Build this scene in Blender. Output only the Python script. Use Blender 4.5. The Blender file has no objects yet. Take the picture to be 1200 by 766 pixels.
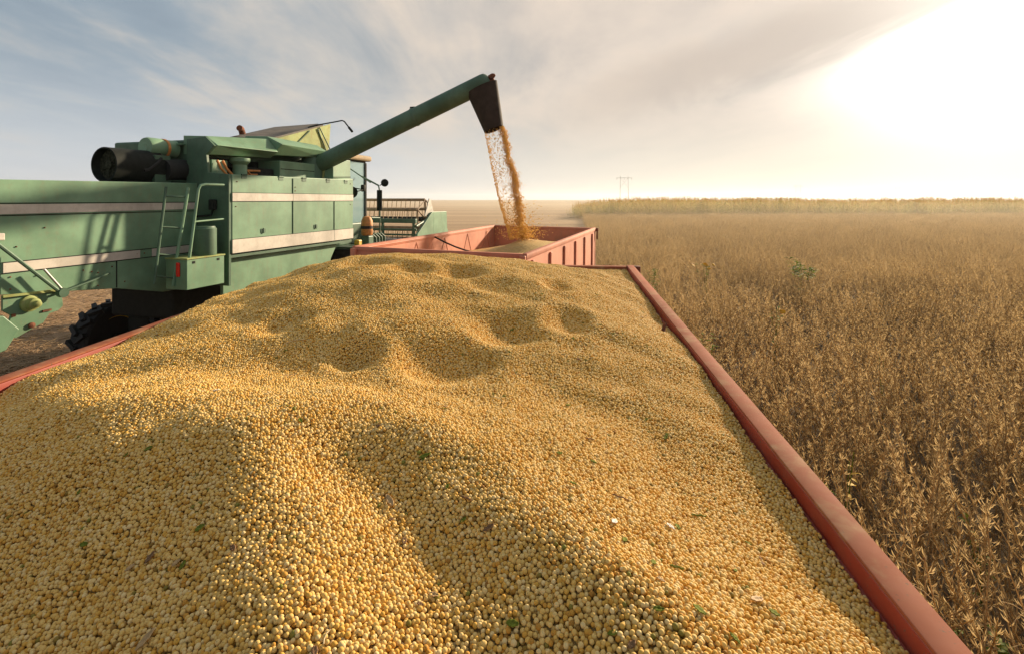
import bpy, bmesh, math, random
import numpy as np
from mathutils import Vector, Matrix, Euler
rad = math.radians
random.seed(7)
rng = np.random.default_rng(11)
sc = bpy.context.scene
col = sc.collection

# ------------------------------------------------------------------ camera
HC = 2.6                                   # eye height above the ground
cam_d = bpy.data.cameras.new("camera")
cam = bpy.data.objects.new("camera", cam_d)
col.objects.link(cam)
cam.location = (0, 0, HC)
cam.rotation_euler = (rad(90), 0, 0)
cam_d.sensor_width = 36
cam_d.lens = 18
cam_d.shift_y = -0.1242
cam_d.clip_start = 0.02
cam_d.clip_end = 9000
sc.camera = cam

# ------------------------------------------------------------------ sky and sun
SUN_AZ, SUN_EL = rad(43), rad(18)          # azimuth to the right of +Y
sdir = Vector((math.sin(SUN_AZ) * math.cos(SUN_EL), math.cos(SUN_AZ) * math.cos(SUN_EL), math.sin(SUN_EL)))
sun_d = bpy.data.lights.new("sun", 'SUN')
sun_d.energy = 5.0
sun_d.angle = rad(2.0)
sun_d.color = (1.0, 0.82, 0.58)
sun = bpy.data.objects.new("sun", sun_d)
col.objects.link(sun)
sun.rotation_euler = (-sdir).to_track_quat('-Z', 'Y').to_euler()
sun.location = (30, 30, 30)

world = bpy.data.worlds.new("World")
sc.world = world
world.use_nodes = True


class NT:
    """small node-building helper"""
    def __init__(self, tree):
        self.t = tree
        tree.nodes.clear()

    def n(self, kind, **kw):
        nd = self.t.nodes.new(kind)
        for k, v in kw.items():
            setattr(nd, k, v)
        return nd

    def l(self, a, b):
        self.t.links.new(a, b)

    def put(self, sock, v):
        if v is None:
            return
        if isinstance(v, bpy.types.NodeSocket):
            self.l(v, sock)
        elif isinstance(v, (tuple, list)) and sock.type == 'RGBA' and len(v) == 3:
            sock.default_value = (*v, 1)
        else:
            sock.default_value = v

    def m(self, op, a, b=None, c=None, clamp=False):
        nd = self.n('ShaderNodeMath', operation=op, use_clamp=clamp)
        self.put(nd.inputs[0], a)
        self.put(nd.inputs[1], b)
        self.put(nd.inputs[2], c)
        return nd.outputs[0]

    def v(self, op, a, b=None):
        nd = self.n('ShaderNodeVectorMath', operation=op)
        self.put(nd.inputs[0], a)
        self.put(nd.inputs[1], b)
        return nd.outputs['Value'] if op in ('DOT_PRODUCT', 'LENGTH', 'DISTANCE') else nd.outputs[0]

    def mix(self, f, a, b, mode='MIX'):
        nd = self.n('ShaderNodeMix', data_type='RGBA', blend_type=mode)
        self.put(nd.inputs[0], f)
        self.put(nd.inputs[6], a)
        self.put(nd.inputs[7], b)
        return nd.outputs[2]

    def smooth(self, x, lo, hi, a=0.0, b=1.0):
        nd = self.n('ShaderNodeMapRange', interpolation_type='SMOOTHSTEP')
        self.put(nd.inputs[0], x)
        for i, q in enumerate((lo, hi, a, b)):
            nd.inputs[i + 1].default_value = q
        return nd.outputs[0]

    def noise(self, vec, scale, detail=3, rough=.5, dist=0):
        nd = self.n('ShaderNodeTexNoise')
        if vec is not None:
            self.l(vec, nd.inputs['Vector'])
        nd.inputs['Scale'].default_value = scale
        nd.inputs['Detail'].default_value = detail
        nd.inputs['Roughness'].default_value = rough
        nd.inputs['Distortion'].default_value = dist
        return nd.outputs[0]

    def ramp(self, x, stops):
        nd = self.n('ShaderNodeValToRGB')
        self.put(nd.inputs[0], x)
        e = nd.color_ramp.elements
        while len(e) < len(stops):
            e.new(.5)
        for i, (p, c) in enumerate(stops):
            e[i].position = p
            e[i].color = (*c, 1)
        return nd.outputs[0]


def build_world():
    w = NT(world.node_tree)
    out = w.n('ShaderNodeOutputWorld')
    bg = w.n('ShaderNodeBackground')
    bg.inputs[1].default_value = 0.1
    w.l(bg.outputs[0], out.inputs[0])
    sky = w.n('ShaderNodeTexSky', sky_type='NISHITA')
    sky.sun_disc = False
    sky.sun_elevation = SUN_EL
    sky.sun_rotation = SUN_AZ
    sky.air_density, sky.dust_density, sky.ozone_density = 1.0, 0.15, 1.0
    tc = w.n('ShaderNodeTexCoord')
    d = w.v('NORMALIZE', tc.outputs['Generated'])
    sep = w.n('ShaderNodeSeparateXYZ')
    w.l(d, sep.inputs[0])
    x, y, z = sep.outputs
    zc = w.m('MAXIMUM', z, 0.0)
    dot = w.m('MAXIMUM', w.v('DOT_PRODUCT', d, tuple(sdir)), 0.0)
    # flat cloud layer overhead
    den = w.m('ADD', zc, 0.10)
    com = w.n('ShaderNodeCombineXYZ')
    w.l(w.m('DIVIDE', x, den), com.inputs[0])
    w.l(w.m('DIVIDE', y, den), com.inputs[1])
    mp = w.n('ShaderNodeMapping')
    mp.inputs['Rotation'].default_value = (0, 0, rad(28))
    mp.inputs['Scale'].default_value = (1.0, .36, 1)
    w.l(com.outputs[0], mp.inputs[0])
    streak = w.noise(mp.outputs[0], 1.1, 7, .58, .55)
    mp2 = w.n('ShaderNodeMapping')
    mp2.inputs['Location'].default_value = (3.1, 1.7, 0)
    mp2.inputs['Rotation'].default_value = (0, 0, rad(-35))
    mp2.inputs['Scale'].default_value = (.8, .45, 1)
    w.l(com.outputs[0], mp2.inputs[0])
    puff = w.noise(mp2.outputs[0], 1.9, 6, .6, .3)
    # clear-sky colours: pale lilac at the horizon, grey blue higher up
    hor = w.mix(w.smooth(dot, .35, .97), (.345, .362, .385), (.455, .405, .34))
    up = w.mix(w.smooth(dot, .25, .95), (.175, .215, .25), (.34, .315, .28))
    clear = w.mix(w.smooth(zc, .0, .26), hor, up)
    veil = w.mix(w.smooth(dot, .35, .95), (.345, .312, .278), (.42, .357, .30))
    # veil thickens towards the upper right, patchy at the left
    cover = w.m('ADD', w.m('MULTIPLY', streak, 1.0), w.m('MULTIPLY', puff, .55))
    cover = w.m('ADD', cover, w.smooth(dot, .45, .9, -.10, .26))
    fac = w.m('MULTIPLY', w.smooth(cover, .62, 1.0), w.smooth(zc, .03, .17))
    colr = w.mix(fac, clear, veil)
    colr = w.mix(w.smooth(zc, .04, .24, .10, .70), colr, w.ramp(w.m('ADD', w.m('MULTIPLY', streak, .6), w.m('MULTIPLY', puff, .4)), [(.38, (.76, .78, .82)), (.50, (1.0, 1.0, 1.0)), (.60, (1.22, 1.17, 1.11))]), 'MULTIPLY')
    # darker long streak that bounds the bright gap, and the gap's glow
    a = Vector((460, 600, 234)).normalized()
    b = Vector((150, 600, 122)).normalized()
    nrm = a.cross(b).normalized()
    if nrm.dot(sdir) < 0:
        nrm = -nrm
    sd = w.v('DOT_PRODUCT', d, tuple(nrm))
    sdn = w.m('ADD', sd, w.m('MULTIPLY', w.m('SUBTRACT', streak, .5), .14))
    band = w.m('MULTIPLY', w.smooth(sdn, -.075, -.02), w.smooth(sdn, .0, .06, 1, 0))
    band = w.m('MULTIPLY', band, w.smooth(dot, .74, .93))
    gap = w.smooth(sdn, .0, .10)
    gap = w.m('ADD', w.m('MULTIPLY', gap, .92), .08)
    g1 = w.m('MULTIPLY', w.m('POWER', dot, 62), 1.05)
    g2 = w.m('MULTIPLY', w.m('POWER', dot, 150), 2.5)
    glow = w.m('MULTIPLY', w.m('ADD', g1, g2), gap)
    glow = w.m('ADD', glow, w.m('MULTIPLY', w.m('POWER', dot, 12), .03))
    colr = w.mix(w.m('MULTIPLY', band, .70), colr, (.31, .255, .21))
    gcol = w.v('MULTIPLY', (1.0, .90, .74), None)
    gn = w.n('ShaderNodeVectorMath', operation='SCALE')
    gn.inputs[0].default_value = (1.0, .93, .80)
    w.l(glow, gn.inputs['Scale'])
    colr = w.v('ADD', colr, gn.outputs[0])
    ten = w.n('ShaderNodeVectorMath', operation='SCALE')
    w.l(colr, ten.inputs[0])
    ten.inputs['Scale'].default_value = 10.0
    fin = w.mix(.965, sky.outputs[0], ten.outputs[0])
    w.l(fin, bg.inputs[0])


build_world()
sc.view_settings.view_transform = 'Standard'
sc.view_settings.look = 'None'
sc.view_settings.exposure = 0.85
sc.view_settings.gamma = 1.0
sc.view_settings.use_curve_mapping = False
sc.cycles.use_denoising = True
try:
    sc.cycles.denoiser = 'OPENIMAGEDENOISE'
except Exception:
    pass
sc.cycles.max_bounces = 8
sc.cycles.diffuse_bounces = 4
sc.cycles.glossy_bounces = 2
sc.cycles.transmission_bounces = 4
sc.cycles.transparent_max_bounces = 6
sc.cycles.volume_bounces = 0
sc.cycles.caustics_reflective = False
sc.cycles.caustics_refractive = False
sc.cycles.sample_clamp_indirect = 4.0


# ------------------------------------------------------------------ materials
def new_mat(name):
    m = bpy.data.materials.new(name)
    m.use_nodes = True
    t = NT(m.node_tree)
    out = t.n('ShaderNodeOutputMaterial')
    p = t.n('ShaderNodeBsdfPrincipled')
    t.l(p.outputs[0], out.inputs[0])
    return m, t, p, out


def paint(name, c, dirt=(.16, .11, .06), amount=.45, rough=.5, scratch=None, spec=.35, chips=.655):
    m, t, p, _ = new_mat(name)
    tc = t.n('ShaderNodeTexCoord').outputs['Object']
    big = t.noise(tc, 1.7, 5, .6)
    fine = t.noise(tc, 23, 5, .65)
    mp = t.n('ShaderNodeMapping')
    mp.inputs['Scale'].default_value = (6, 6, .8)
    t.l(tc, mp.inputs[0])
    runs = t.noise(mp.outputs[0], 2.2, 4, .6)
    fade = t.mix(t.smooth(big, .3, .7), tuple(q * .78 for q in c), tuple(min(1, q * 1.14 + .022) for q in c))
    d = t.m('MULTIPLY', t.smooth(t.m('ADD', t.m('MULTIPLY', fine, .5), t.m('MULTIPLY', runs, .5)), .46, .72), amount)
    base = t.mix(d, fade, dirt)
    if scratch:
        sp = t.noise(tc, 95, 4, .75)
        s2 = t.m('MULTIPLY', t.smooth(sp, chips, chips + .03), t.smooth(big, .40, .58))
        base = t.mix(s2, base, scratch)
    t.l(base, p.inputs['Base Color'])
    t.l(t.m('ADD', t.m('MULTIPLY', fine, .25), rough - .1), p.inputs['Roughness'])
    p.inputs['Specular IOR Level'].default_value = spec
    bp = t.n('ShaderNodeBump')
    bp.inputs['Strength'].default_value = .12
    bp.inputs['Distance'].default_value = .01
    t.l(t.m('ADD', t.noise(tc, 3.0, 2, .5), t.m('MULTIPLY', fine, .12)), bp.inputs['Height'])
    t.l(bp.outputs[0], p.inputs['Normal'])
    return m


def plain(name, c, rough=.6, metal=0.0, var=.25, scale=14, spec=.4):
    m, t, p, _ = new_mat(name)
    tc = t.n('ShaderNodeTexCoord').outputs['Object']
    f = t.noise(tc, scale, 4, .6)
    t.l(t.mix(t.smooth(f, .3, .7), tuple(q * (1 - var) for q in c), tuple(min(1, q * (1 + var)) for q in c)), p.inputs['Base Color'])
    p.inputs['Roughness'].default_value = rough
    p.inputs['Metallic'].default_value = metal
    p.inputs['Specular IOR Level'].default_value = spec
    return m


GREEN = paint('green_paint', (.152, .275, .160), (.20, .18, .10), .40, .45, (.16, .10, .04))
GREEN_DARK = paint('dark_green_paint', (.065, .13, .075), (.07, .06, .04), .4, .5, (.14, .08, .03))
CREAM = paint('cream_stripe_paint', (.56, .50, .42), (.22, .16, .09), .28, .55)
YELLOWED = paint('yellowed_green_sheet', (.30, .34, .11), (.28, .15, .04), .6, .7)
RED = paint('red_trailer_paint', (.28, .032, .013), (.22, .10, .055), .26, .55, (.12, .09, .07), .3, .63)
RED_TOP = paint('worn_red_rail_paint', (.28, .082, .038), (.36, .215, .12), .95, .8, (.13, .09, .06), .10, .64)
SALMON = paint('faded_hazy_salmon_paint', (.55, .20, .112), (.38, .22, .13), .40, .6)  # faded red; light through haze is put into the paler colour
DRUMIN = plain('dusty_screen_metal', (.035, .036, .022), .8, 0, .6, 30, .1)
DARK = plain('dark_metal_and_shade', (.014, .016, .013), .7, spec=.15)
BLACK = plain('black_rubber', (.018, .017, .015), .75)
CANVAS = plain('brown_rubber_sheet', (.040, .028, .021), .75, 0, .25, 8, .12)
ROOFM = paint('sun_bleached_cab_roof', (.36, .25, .13), (.20, .12, .06), .5, .7)
TARP = plain('grey_brown_tarpaulin', (.15, .125, .10), .8, 0, .2, 5)
RUST = plain('rusty_pipe', (.16, .055, .025), .85, 0, .5, 18)
ORANGE = plain('orange_hose', (.55, .22, .06), .6)
REDLAMP = plain('red_reflector_plastic', (.75, .03, .015), .25, 0, .05)
YELLOWP = plain('yellow_paint', (.62, .40, .04), .5)
STEEL = plain('bare_steel', (.34, .32, .29), .45, .6)
REELRED = plain('reel_metal', (.30, .19, .10), .65, 0, .3)


def make_glass():
    m, t, p, out = new_mat('cab_glass')
    p.inputs['Base Color'].default_value = (.42, .60, .62, 1)
    p.inputs['Roughness'].default_value = .06
    p.inputs['Alpha'].default_value = .42
    p.inputs['Specular IOR Level'].default_value = .6
    return m


GLASS = make_glass()


def leafy(name, stops, trans=.35, rough=.7, scale=9):
    """diffuse plus translucent plant matter, varied per instance and along the piece"""
    m, t, p, out = new_mat(name)
    oi = t.n('ShaderNodeObjectInfo').outputs['Random']
    tc = t.n('ShaderNodeTexCoord').outputs['Object']
    at = t.n('ShaderNodeAttribute', attribute_name='tone').outputs['Fac']
    f = t.m('ADD', t.m('MULTIPLY', t.noise(tc, scale, 3, .6), .45), t.m('ADD', t.m('MULTIPLY', oi, .18), t.m('MULTIPLY', at, .45)))
    c = t.ramp(f, stops)
    t.l(c, p.inputs['Base Color'])
    p.inputs['Roughness'].default_value = rough
    p.inputs['Specular IOR Level'].default_value = .25
    tr = t.n('ShaderNodeBsdfTranslucent')
    t.l(c, tr.inputs[0])
    mx = t.n('ShaderNodeMixShader')
    mx.inputs[0].default_value = trans
    t.l(p.outputs[0], mx.inputs[1])
    t.l(tr.outputs[0], mx.inputs[2])
    t.l(mx.outputs[0], out.inputs[0])
    return m


SOY = leafy('dry_soy_plant', [(.12, (.075, .050, .026)), (.34, (.28, .185, .085)), (.56, (.54, .385, .180)), (.90, (.74, .56, .30))], .50)
WEED = leafy('green_weed', [(.1, (.07, .11, .012)), (.5, (.16, .22, .02)), (.9, (.34, .36, .03))], .5)
YLEAF = leafy('yellow_leaf', [(.1, (.62, .34, .03)), (.9, (.75, .50, .06))], .4)
CORN = leafy('ripening_corn', [(.15, (.34, .32, .07)), (.42, (.56, .48, .13)), (.68, (.74, .56, .23)), (.95, (.80, .62, .32))], .6)
STRAW = leafy('straw', [(.1, (.20, .125, .065)), (.5, (.48, .32, .17)), (.9, (.66, .49, .29))], .3)


def make_bean(name):
    m, t, p, out = new_mat(name)
    oi = t.n('ShaderNodeObjectInfo').outputs['Random']
    tc = t.n('ShaderNodeTexCoord').outputs['Object']
    c = t.ramp(oi, [(0.0, (.17, .19, .03)), (.014, (.22, .10, .02)), (.026, (.50, .24, .035)), (.16, (.64, .36, .06)),
                    (.40, (.69, .445, .125)), (.74, (.73, .50, .17)), (1.0, (.76, .575, .27))])
    f = t.noise(tc, 2.2, 3, .6)
    c = t.mix(t.smooth(f, .35, .75, 0, .35), c, (.52, .27, .06))
    hil = t.v('DISTANCE', t.v('NORMALIZE', tc), (.93, .2, .3))
    c = t.mix(t.smooth(hil, .16, .30, .55, 0), c, (.22, .12, .05))
    t.l(c, p.inputs['Base Color'])
    p.inputs['Roughness'].default_value = .66
    p.inputs['Specular IOR Level'].default_value = .16
    return m


BEAN = make_bean('soybean_skin')


FALL = leafy('backlit_falling_soybean', [(.1, (.78, .54, .16)), (.5, (.86, .64, .24)), (.9, (.90, .74, .38))], .6, .5)  # brighter, more golden bean colour with the stream's backlight put into it


def make_bed(name):
    m, t, p, out = new_mat(name)
    tc = t.n('ShaderNodeTexCoord').outputs['Object']
    vo = t.n('ShaderNodeTexVoronoi')
    vo.inputs['Scale'].default_value = 95
    t.l(tc, vo.inputs['Vector'])
    c = t.ramp(t.noise(tc, 60, 2), [(.3, (.42, .24, .06)), (.7, (.62, .42, .15))])
    t.l(c, p.inputs['Base Color'])
    p.inputs['Roughness'].default_value = .7
    bp = t.n('ShaderNodeBump')
    bp.invert = True
    bp.inputs['Strength'].default_value = .8
    bp.inputs['Distance'].default_value = .006
    t.l(vo.outputs['Distance'], bp.inputs['Height'])
    t.l(bp.outputs[0], p.inputs['Normal'])
    return m


BED = make_bed('packed_soybeans')


def make_ground():
    m, t, p, out = new_mat('stubble_ground')
    tc = t.n('ShaderNodeTexCoord').outputs['Object']
    mp = t.n('ShaderNodeMapping')
    mp.inputs['Rotation'].default_value = (0, 0, rad(12))
    mp.inputs['Scale'].default_value = (.035, .4, 1)
    t.l(tc, mp.inputs[0])
    bands = t.noise(mp.outputs[0], .35, 4, .6)
    near = t.noise(tc, 5.5, 6, .7)
    fine = t.noise(tc, 60, 4, .7)
    f = t.m('ADD', t.m('MULTIPLY', bands, .45), t.m('ADD', t.m('MULTIPLY', near, .35), t.m('MULTIPLY', fine, .2)))
    c = t.ramp(f, [(.34, (.20, .125, .07)), (.47, (.32, .205, .115)), (.56, (.43, .285, .165)), (.68, (.52, .36, .21))])
    t.l(c, p.inputs['Base Color'])
    p.inputs['Roughness'].default_value = .95
    p.inputs['Specular IOR Level'].default_value = .1
    bp = t.n('ShaderNodeBump')
    bp.inputs['Strength'].default_value = .9
    bp.inputs['Distance'].default_value = .05
    t.l(t.m('ADD', near, t.m('MULTIPLY', fine, .4)), bp.inputs['Height'])
    t.l(bp.outputs[0], p.inputs['Normal'])
    return m


GROUND = make_ground()
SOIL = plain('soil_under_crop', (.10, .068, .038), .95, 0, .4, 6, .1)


# ------------------------------------------------------------------ mesh helpers
class MB:
    """collects simple solids and links them as ONE mesh object"""
    def __init__(self):
        self.bm = bmesh.new()

    def _xf(self, vs, M):
        if M is not None:
            bmesh.ops.transform(self.bm, matrix=M, verts=vs)

    def box(self, x0, x1, y0, y1, z0, z1, bev=0.0, M=None):
        r = bmesh.ops.create_cube(self.bm, size=1)
        vs = r['verts']
        bmesh.ops.transform(self.bm, matrix=Matrix.Translation(((x0 + x1) / 2, (y0 + y1) / 2, (z0 + z1) / 2)) @ Matrix.Diagonal((x1 - x0, y1 - y0, z1 - z0, 1)), verts=vs)
        if bev:
            es = list({e for v in vs for e in v.link_edges})
            q = bmesh.ops.bevel(self.bm, geom=es, offset=bev, segments=2, affect='EDGES', profile=.5)
            vs = list({v for f in q['faces'] for v in f.verts} | {v for v in vs if v.is_valid})
        self._xf(vs, M)
        return self

    def loft(self, rings, caps=True, closed=True):
        """rings: lists of points with equal counts"""
        R = [[self.bm.verts.new(p) for p in r] for r in rings]
        n = len(R[0])
        for a, b in zip(R[:-1], R[1:]):
            for i in range(n if closed else n - 1):
                j = (i + 1) % n
                self.bm.faces.new((a[i], a[j], b[j], b[i]))
        if caps and closed:
            self.bm.faces.new(list(reversed(R[0])))
            self.bm.faces.new(R[-1])
        return self

    def prism_u(self, poly, v0, v1):
        """polygon in (u,z), extruded across v (local x)"""
        return self.loft([[(v0, u, z) for u, z in poly], [(v1, u, z) for u, z in poly]])

    def prism_v(self, poly, u0, u1, poly2=None):
        """polygon in (v,z), extruded along u (local y)"""
        return self.loft([[(v, u0, z) for v, z in poly], [(v, u1, z) for v, z in (poly2 or poly)]])

    def tube(self, pts, r, n=10, r2=None, caps=True):
        pts = [Vector(p) for p in pts]
        rings = []
        up = None
        for i, p in enumerate(pts):
            a = pts[max(0, i - 1)]
            b = pts[min(len(pts) - 1, i + 1)]
            t = (b - a).normalized()
            if up is None:
                up = t.orthogonal().normalized()
            else:
                up = (up - t * up.dot(t))
                up = up.normalized() if up.length > 1e-6 else t.orthogonal().normalized()
            s = t.cross(up)
            rr = r if r2 is None else r + (r2 - r) * i / (len(pts) - 1)
            rings.append([p + (up * math.cos(2 * math.pi * k / n) + s * math.sin(2 * math.pi * k / n)) * rr for k in range(n)])
        return self.loft(rings, caps)

    def lathe(self, c, axis, prof, n=28):
        """prof: (distance along axis, radius); closed solid of revolution"""
        c, ax = Vector(c), Vector(axis).normalized()
        up = ax.orthogonal().normalized()
        s = ax.cross(up)
        rings = [[c + ax * d + (up * math.cos(2 * math.pi * k / n) + s * math.sin(2 * math.pi * k / n)) * max(r, 1e-4) for k in range(n)] for d, r in prof]
        return self.loft(rings)

    def sphere(self, c, r, sx=1, sy=1, sz=1, sub=2):
        q = bmesh.ops.create_icosphere(self.bm, subdivisions=sub, radius=r)
        self._xf(q['verts'], Matrix.Translation(c) @ Matrix.Diagonal((sx, sy, sz, 1)))
        return self

    def build(self, name, mat, parent=None, smooth=None, bevel=0.0):
        bmesh.ops.recalc_face_normals(self.bm, faces=self.bm.faces)
        me = bpy.data.meshes.new(name)
        self.bm.to_mesh(me)
        self.bm.free()
        me.materials.append(mat)
        o = bpy.data.objects.new(name, me)
        col.objects.link(o)
        if parent:
            o.parent = parent
        if smooth:
            me.shade_smooth()
            me.set_sharp_from_angle(angle=rad(smooth))
        if bevel:
            b = o.modifiers.new('soft_edges', 'BEVEL')
            b.width = bevel
            b.segments = 2
            b.limit_method = 'ANGLE'
        return o


def tag(o, label=None, cat=None, group=None, kind=None):
    if label:
        o['label'] = label
    if cat:
        o['category'] = cat
    if group:
        o['group'] = group
    if kind:
        o['kind'] = kind
    return o


def empty(name, loc=(0, 0, 0), rot=(0, 0, 0)):
    o = bpy.data.objects.new(name, None)
    o.empty_display_size = .3
    o.location = loc
    o.rotation_euler = rot
    col.objects.link(o)
    return o


def np_mesh(name, V, Fs, mat, tone=None, smooth=False):
    """mesh data from numpy vertices and an (n,3) or (n,4) face array, linked nowhere"""
    me = bpy.data.meshes.new(name)
    V = np.asarray(V, np.float32)
    Fs = np.asarray(Fs, np.int32)
    k = Fs.shape[1]
    me.vertices.add(len(V))
    me.vertices.foreach_set('co', V.ravel())
    me.loops.add(Fs.size)
    me.loops.foreach_set('vertex_index', Fs.ravel())
    me.polygons.add(len(Fs))
    me.polygons.foreach_set('loop_start', np.arange(0, Fs.size, k, dtype=np.int32))
    if tone is not None:
        a = me.attributes.new('tone', 'FLOAT', 'POINT')
        a.data.foreach_set('value', np.asarray(tone, np.float32))
    me.update(calc_edges=True)
    me.validate()
    me.materials.append(mat)
    if smooth:
        me.shade_smooth()
    return me


def scatter_modifier(o, templates, keep_mesh=True):
    """instances of the template objects on the vertices flagged by attribute 'pick' >= 0"""
    c = bpy.data.collections.new(o.name + '_kinds')
    for i, t in enumerate(templates):
        t.name = "%02d_%s" % (i, t.name)
        c.objects.link(t)
    g = bpy.data.node_groups.new(o.name + '_scatter', 'GeometryNodeTree')
    g.interface.new_socket('Geometry', in_out='INPUT', socket_type='NodeSocketGeometry')
    g.interface.new_socket('Geometry', in_out='OUTPUT', socket_type='NodeSocketGeometry')
    N, L = g.nodes.new, g.links.new
    gi, go = N('NodeGroupInput'), N('NodeGroupOutput')

    def attr(nm, ty):
        a = N('GeometryNodeInputNamedAttribute')
        a.data_type = ty
        a.inputs['Name'].default_value = nm
        return a.outputs[0]
    pick = attr('pick', 'INT')
    cmp_ = N('FunctionNodeCompare')
    cmp_.data_type, cmp_.operation = 'INT', 'GREATER_EQUAL'
    ins = [s for s in cmp_.inputs if s.type == 'INT']
    L(pick, ins[0])
    ins[1].default_value = 0
    ci = N('GeometryNodeCollectionInfo')
    ci.inputs['Collection'].default_value = c
    ci.inputs['Separate Children'].default_value = True
    ci.inputs['Reset Children'].default_value = True
    iop = N('GeometryNodeInstanceOnPoints')
    L(gi.outputs[0], iop.inputs['Points'])
    L(cmp_.outputs[0], iop.inputs['Selection'])
    L(ci.outputs[0], iop.inputs['Instance'])
    iop.inputs['Pick Instance'].default_value = True
    L(pick, iop.inputs['Instance Index'])
    e2r = N('FunctionNodeEulerToRotation')
    L(attr('rot', 'FLOAT_VECTOR'), e2r.inputs[0])
    L(e2r.outputs[0], iop.inputs['Rotation'])
    L(attr('scl', 'FLOAT_VECTOR'), iop.inputs['Scale'])
    if keep_mesh:
        jn = N('GeometryNodeJoinGeometry')
        L(gi.outputs[0], jn.inputs[0])
        L(iop.outputs[0], jn.inputs[0])
        L(jn.outputs[0], go.inputs[0])
    else:
        L(iop.outputs[0], go.inputs[0])
    md = o.modifiers.new('scatter', 'NODES')
    md.node_group = g


def cloud_mesh(name, V, Fs, mat, P, pick, rot, scl, smooth=True):
    """surface mesh plus loose points that carry the scatter attributes"""
    V = np.asarray(V, np.float32).reshape(-1, 3)
    allv = np.vstack([V, P]) if len(V) else np.asarray(P)
    me = np_mesh(name, allv, Fs, mat, smooth=smooth) if len(Fs) else None
    if me is None:
        me = bpy.data.meshes.new(name)
        me.vertices.add(len(allv))
        me.vertices.foreach_set('co', np.asarray(allv, np.float32).ravel())
        me.materials.append(mat)
    n0, n = len(V), len(allv)
    pk = np.full(n, -1, np.int32)
    pk[n0:] = pick
    R_ = np.zeros((n, 3), np.float32)
    R_[n0:] = rot
    S_ = np.ones((n, 3), np.float32)
    S_[n0:] = scl
    a = me.attributes.new('pick', 'INT', 'POINT')
    a.data.foreach_set('value', pk)
    a = me.attributes.new('rot', 'FLOAT_VECTOR', 'POINT')
    a.data.foreach_set('vector', R_.ravel())
    a = me.attributes.new('scl', 'FLOAT_VECTOR', 'POINT')
    a.data.foreach_set('vector', S_.ravel())
    return me


def sines(x, y, seed, n=14, lo=1.0, hi=6.0):
    """smooth pseudo-random height field, about -1..1"""
    r = np.random.default_rng(seed)
    z = 0
    for _ in range(n):
        f = math.exp(r.uniform(math.log(lo), math.log(hi)))
        a = r.uniform(0, 2 * math.pi)
        z = z + np.sin((x * math.cos(a) + y * math.sin(a)) * f * 2 * math.pi + r.uniform(0, 6.28)) / (f / lo) ** .6
    return z / math.sqrt(n)


# ------------------------------------------------------------------ ground
GS = 2900
mb = MB()
mb.bm.faces.new([mb.bm.verts.new(p) for p in ((-GS, -GS, 0), (GS, -GS, 0), (GS, GS, 0), (-GS, GS, 0))])
tag(mb.build('ground', GROUND), 'harvested tan stubble field reaching the flat horizon', 'ground', kind='structure')


def edge_x(y):                              # boundary between stubble and standing soybeans
    return .72 + .13 * y


mb = MB()
mb.bm.faces.new([mb.bm.verts.new(p) for p in ((edge_x(-3), -3, .004), (90, -3, .004), (90, 67, .004), (edge_x(67), 67, .004))])
tag(mb.build('soil', SOIL), 'dark bare soil under the standing soybeans', 'soil', kind='structure')


# ------------------------------------------------------------------ combine harvester
COMB_O = Vector((-3.917, 7.113, 0))
COMB_R = Matrix.Rotation(rad(-15.8), 3, 'Z')


def w2l(p):
    return COMB_R.transposed() @ (Vector(p) - COMB_O)


def make_wheel(root, name, c, r, w, lugs, mat_rim, axis=(1, 0, 0)):
    """tyre with lugs and a dished rim; local axis x"""
    h = w / 2
    wh = MB()
    wh.lathe(c, axis, [(-h * .55, r * .30), (-h * .55, r * .60), (-h, r * .66), (-h, r * .88), (-h * .8, r * .95), (h * .8, r * .95), (h, r * .88), (h, r * .66), (h * .55, r * .60), (h * .55, r * .30)], 40)
    for k in range(lugs):
        for s in (-1, 1):
            a = 2 * math.pi * (k + (.5 if s > 0 else 0)) / lugs
            M = Matrix.Translation(c) @ Matrix.Rotation(a, 4, 'X') @ Matrix.Translation((s * h * .45, 0, r * .955)) @ Matrix.Rotation(s * rad(35), 4, 'Z')
            wh.box(-h * .55, h * .55, -.03, .03, -.05, .045, 0, M)
    t = wh.build(name, BLACK, root, 35)
    rim = MB()
    rim.lathe(c, axis, [(-h * .5, .04), (-h * .5, r * .18), (-h * .2, r * .25), (-h * .35, r * .5), (-h * .6, r * .6), (-h * .6, r * .63), (h * .6, r * .63), (h * .6, r * .6), (h * .35, r * .5), (h * .2, r * .25), (h * .5, r * .18), (h * .5, .04)], 32)
    rim.build('rim', mat_rim, t, 35)
    return t


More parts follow.
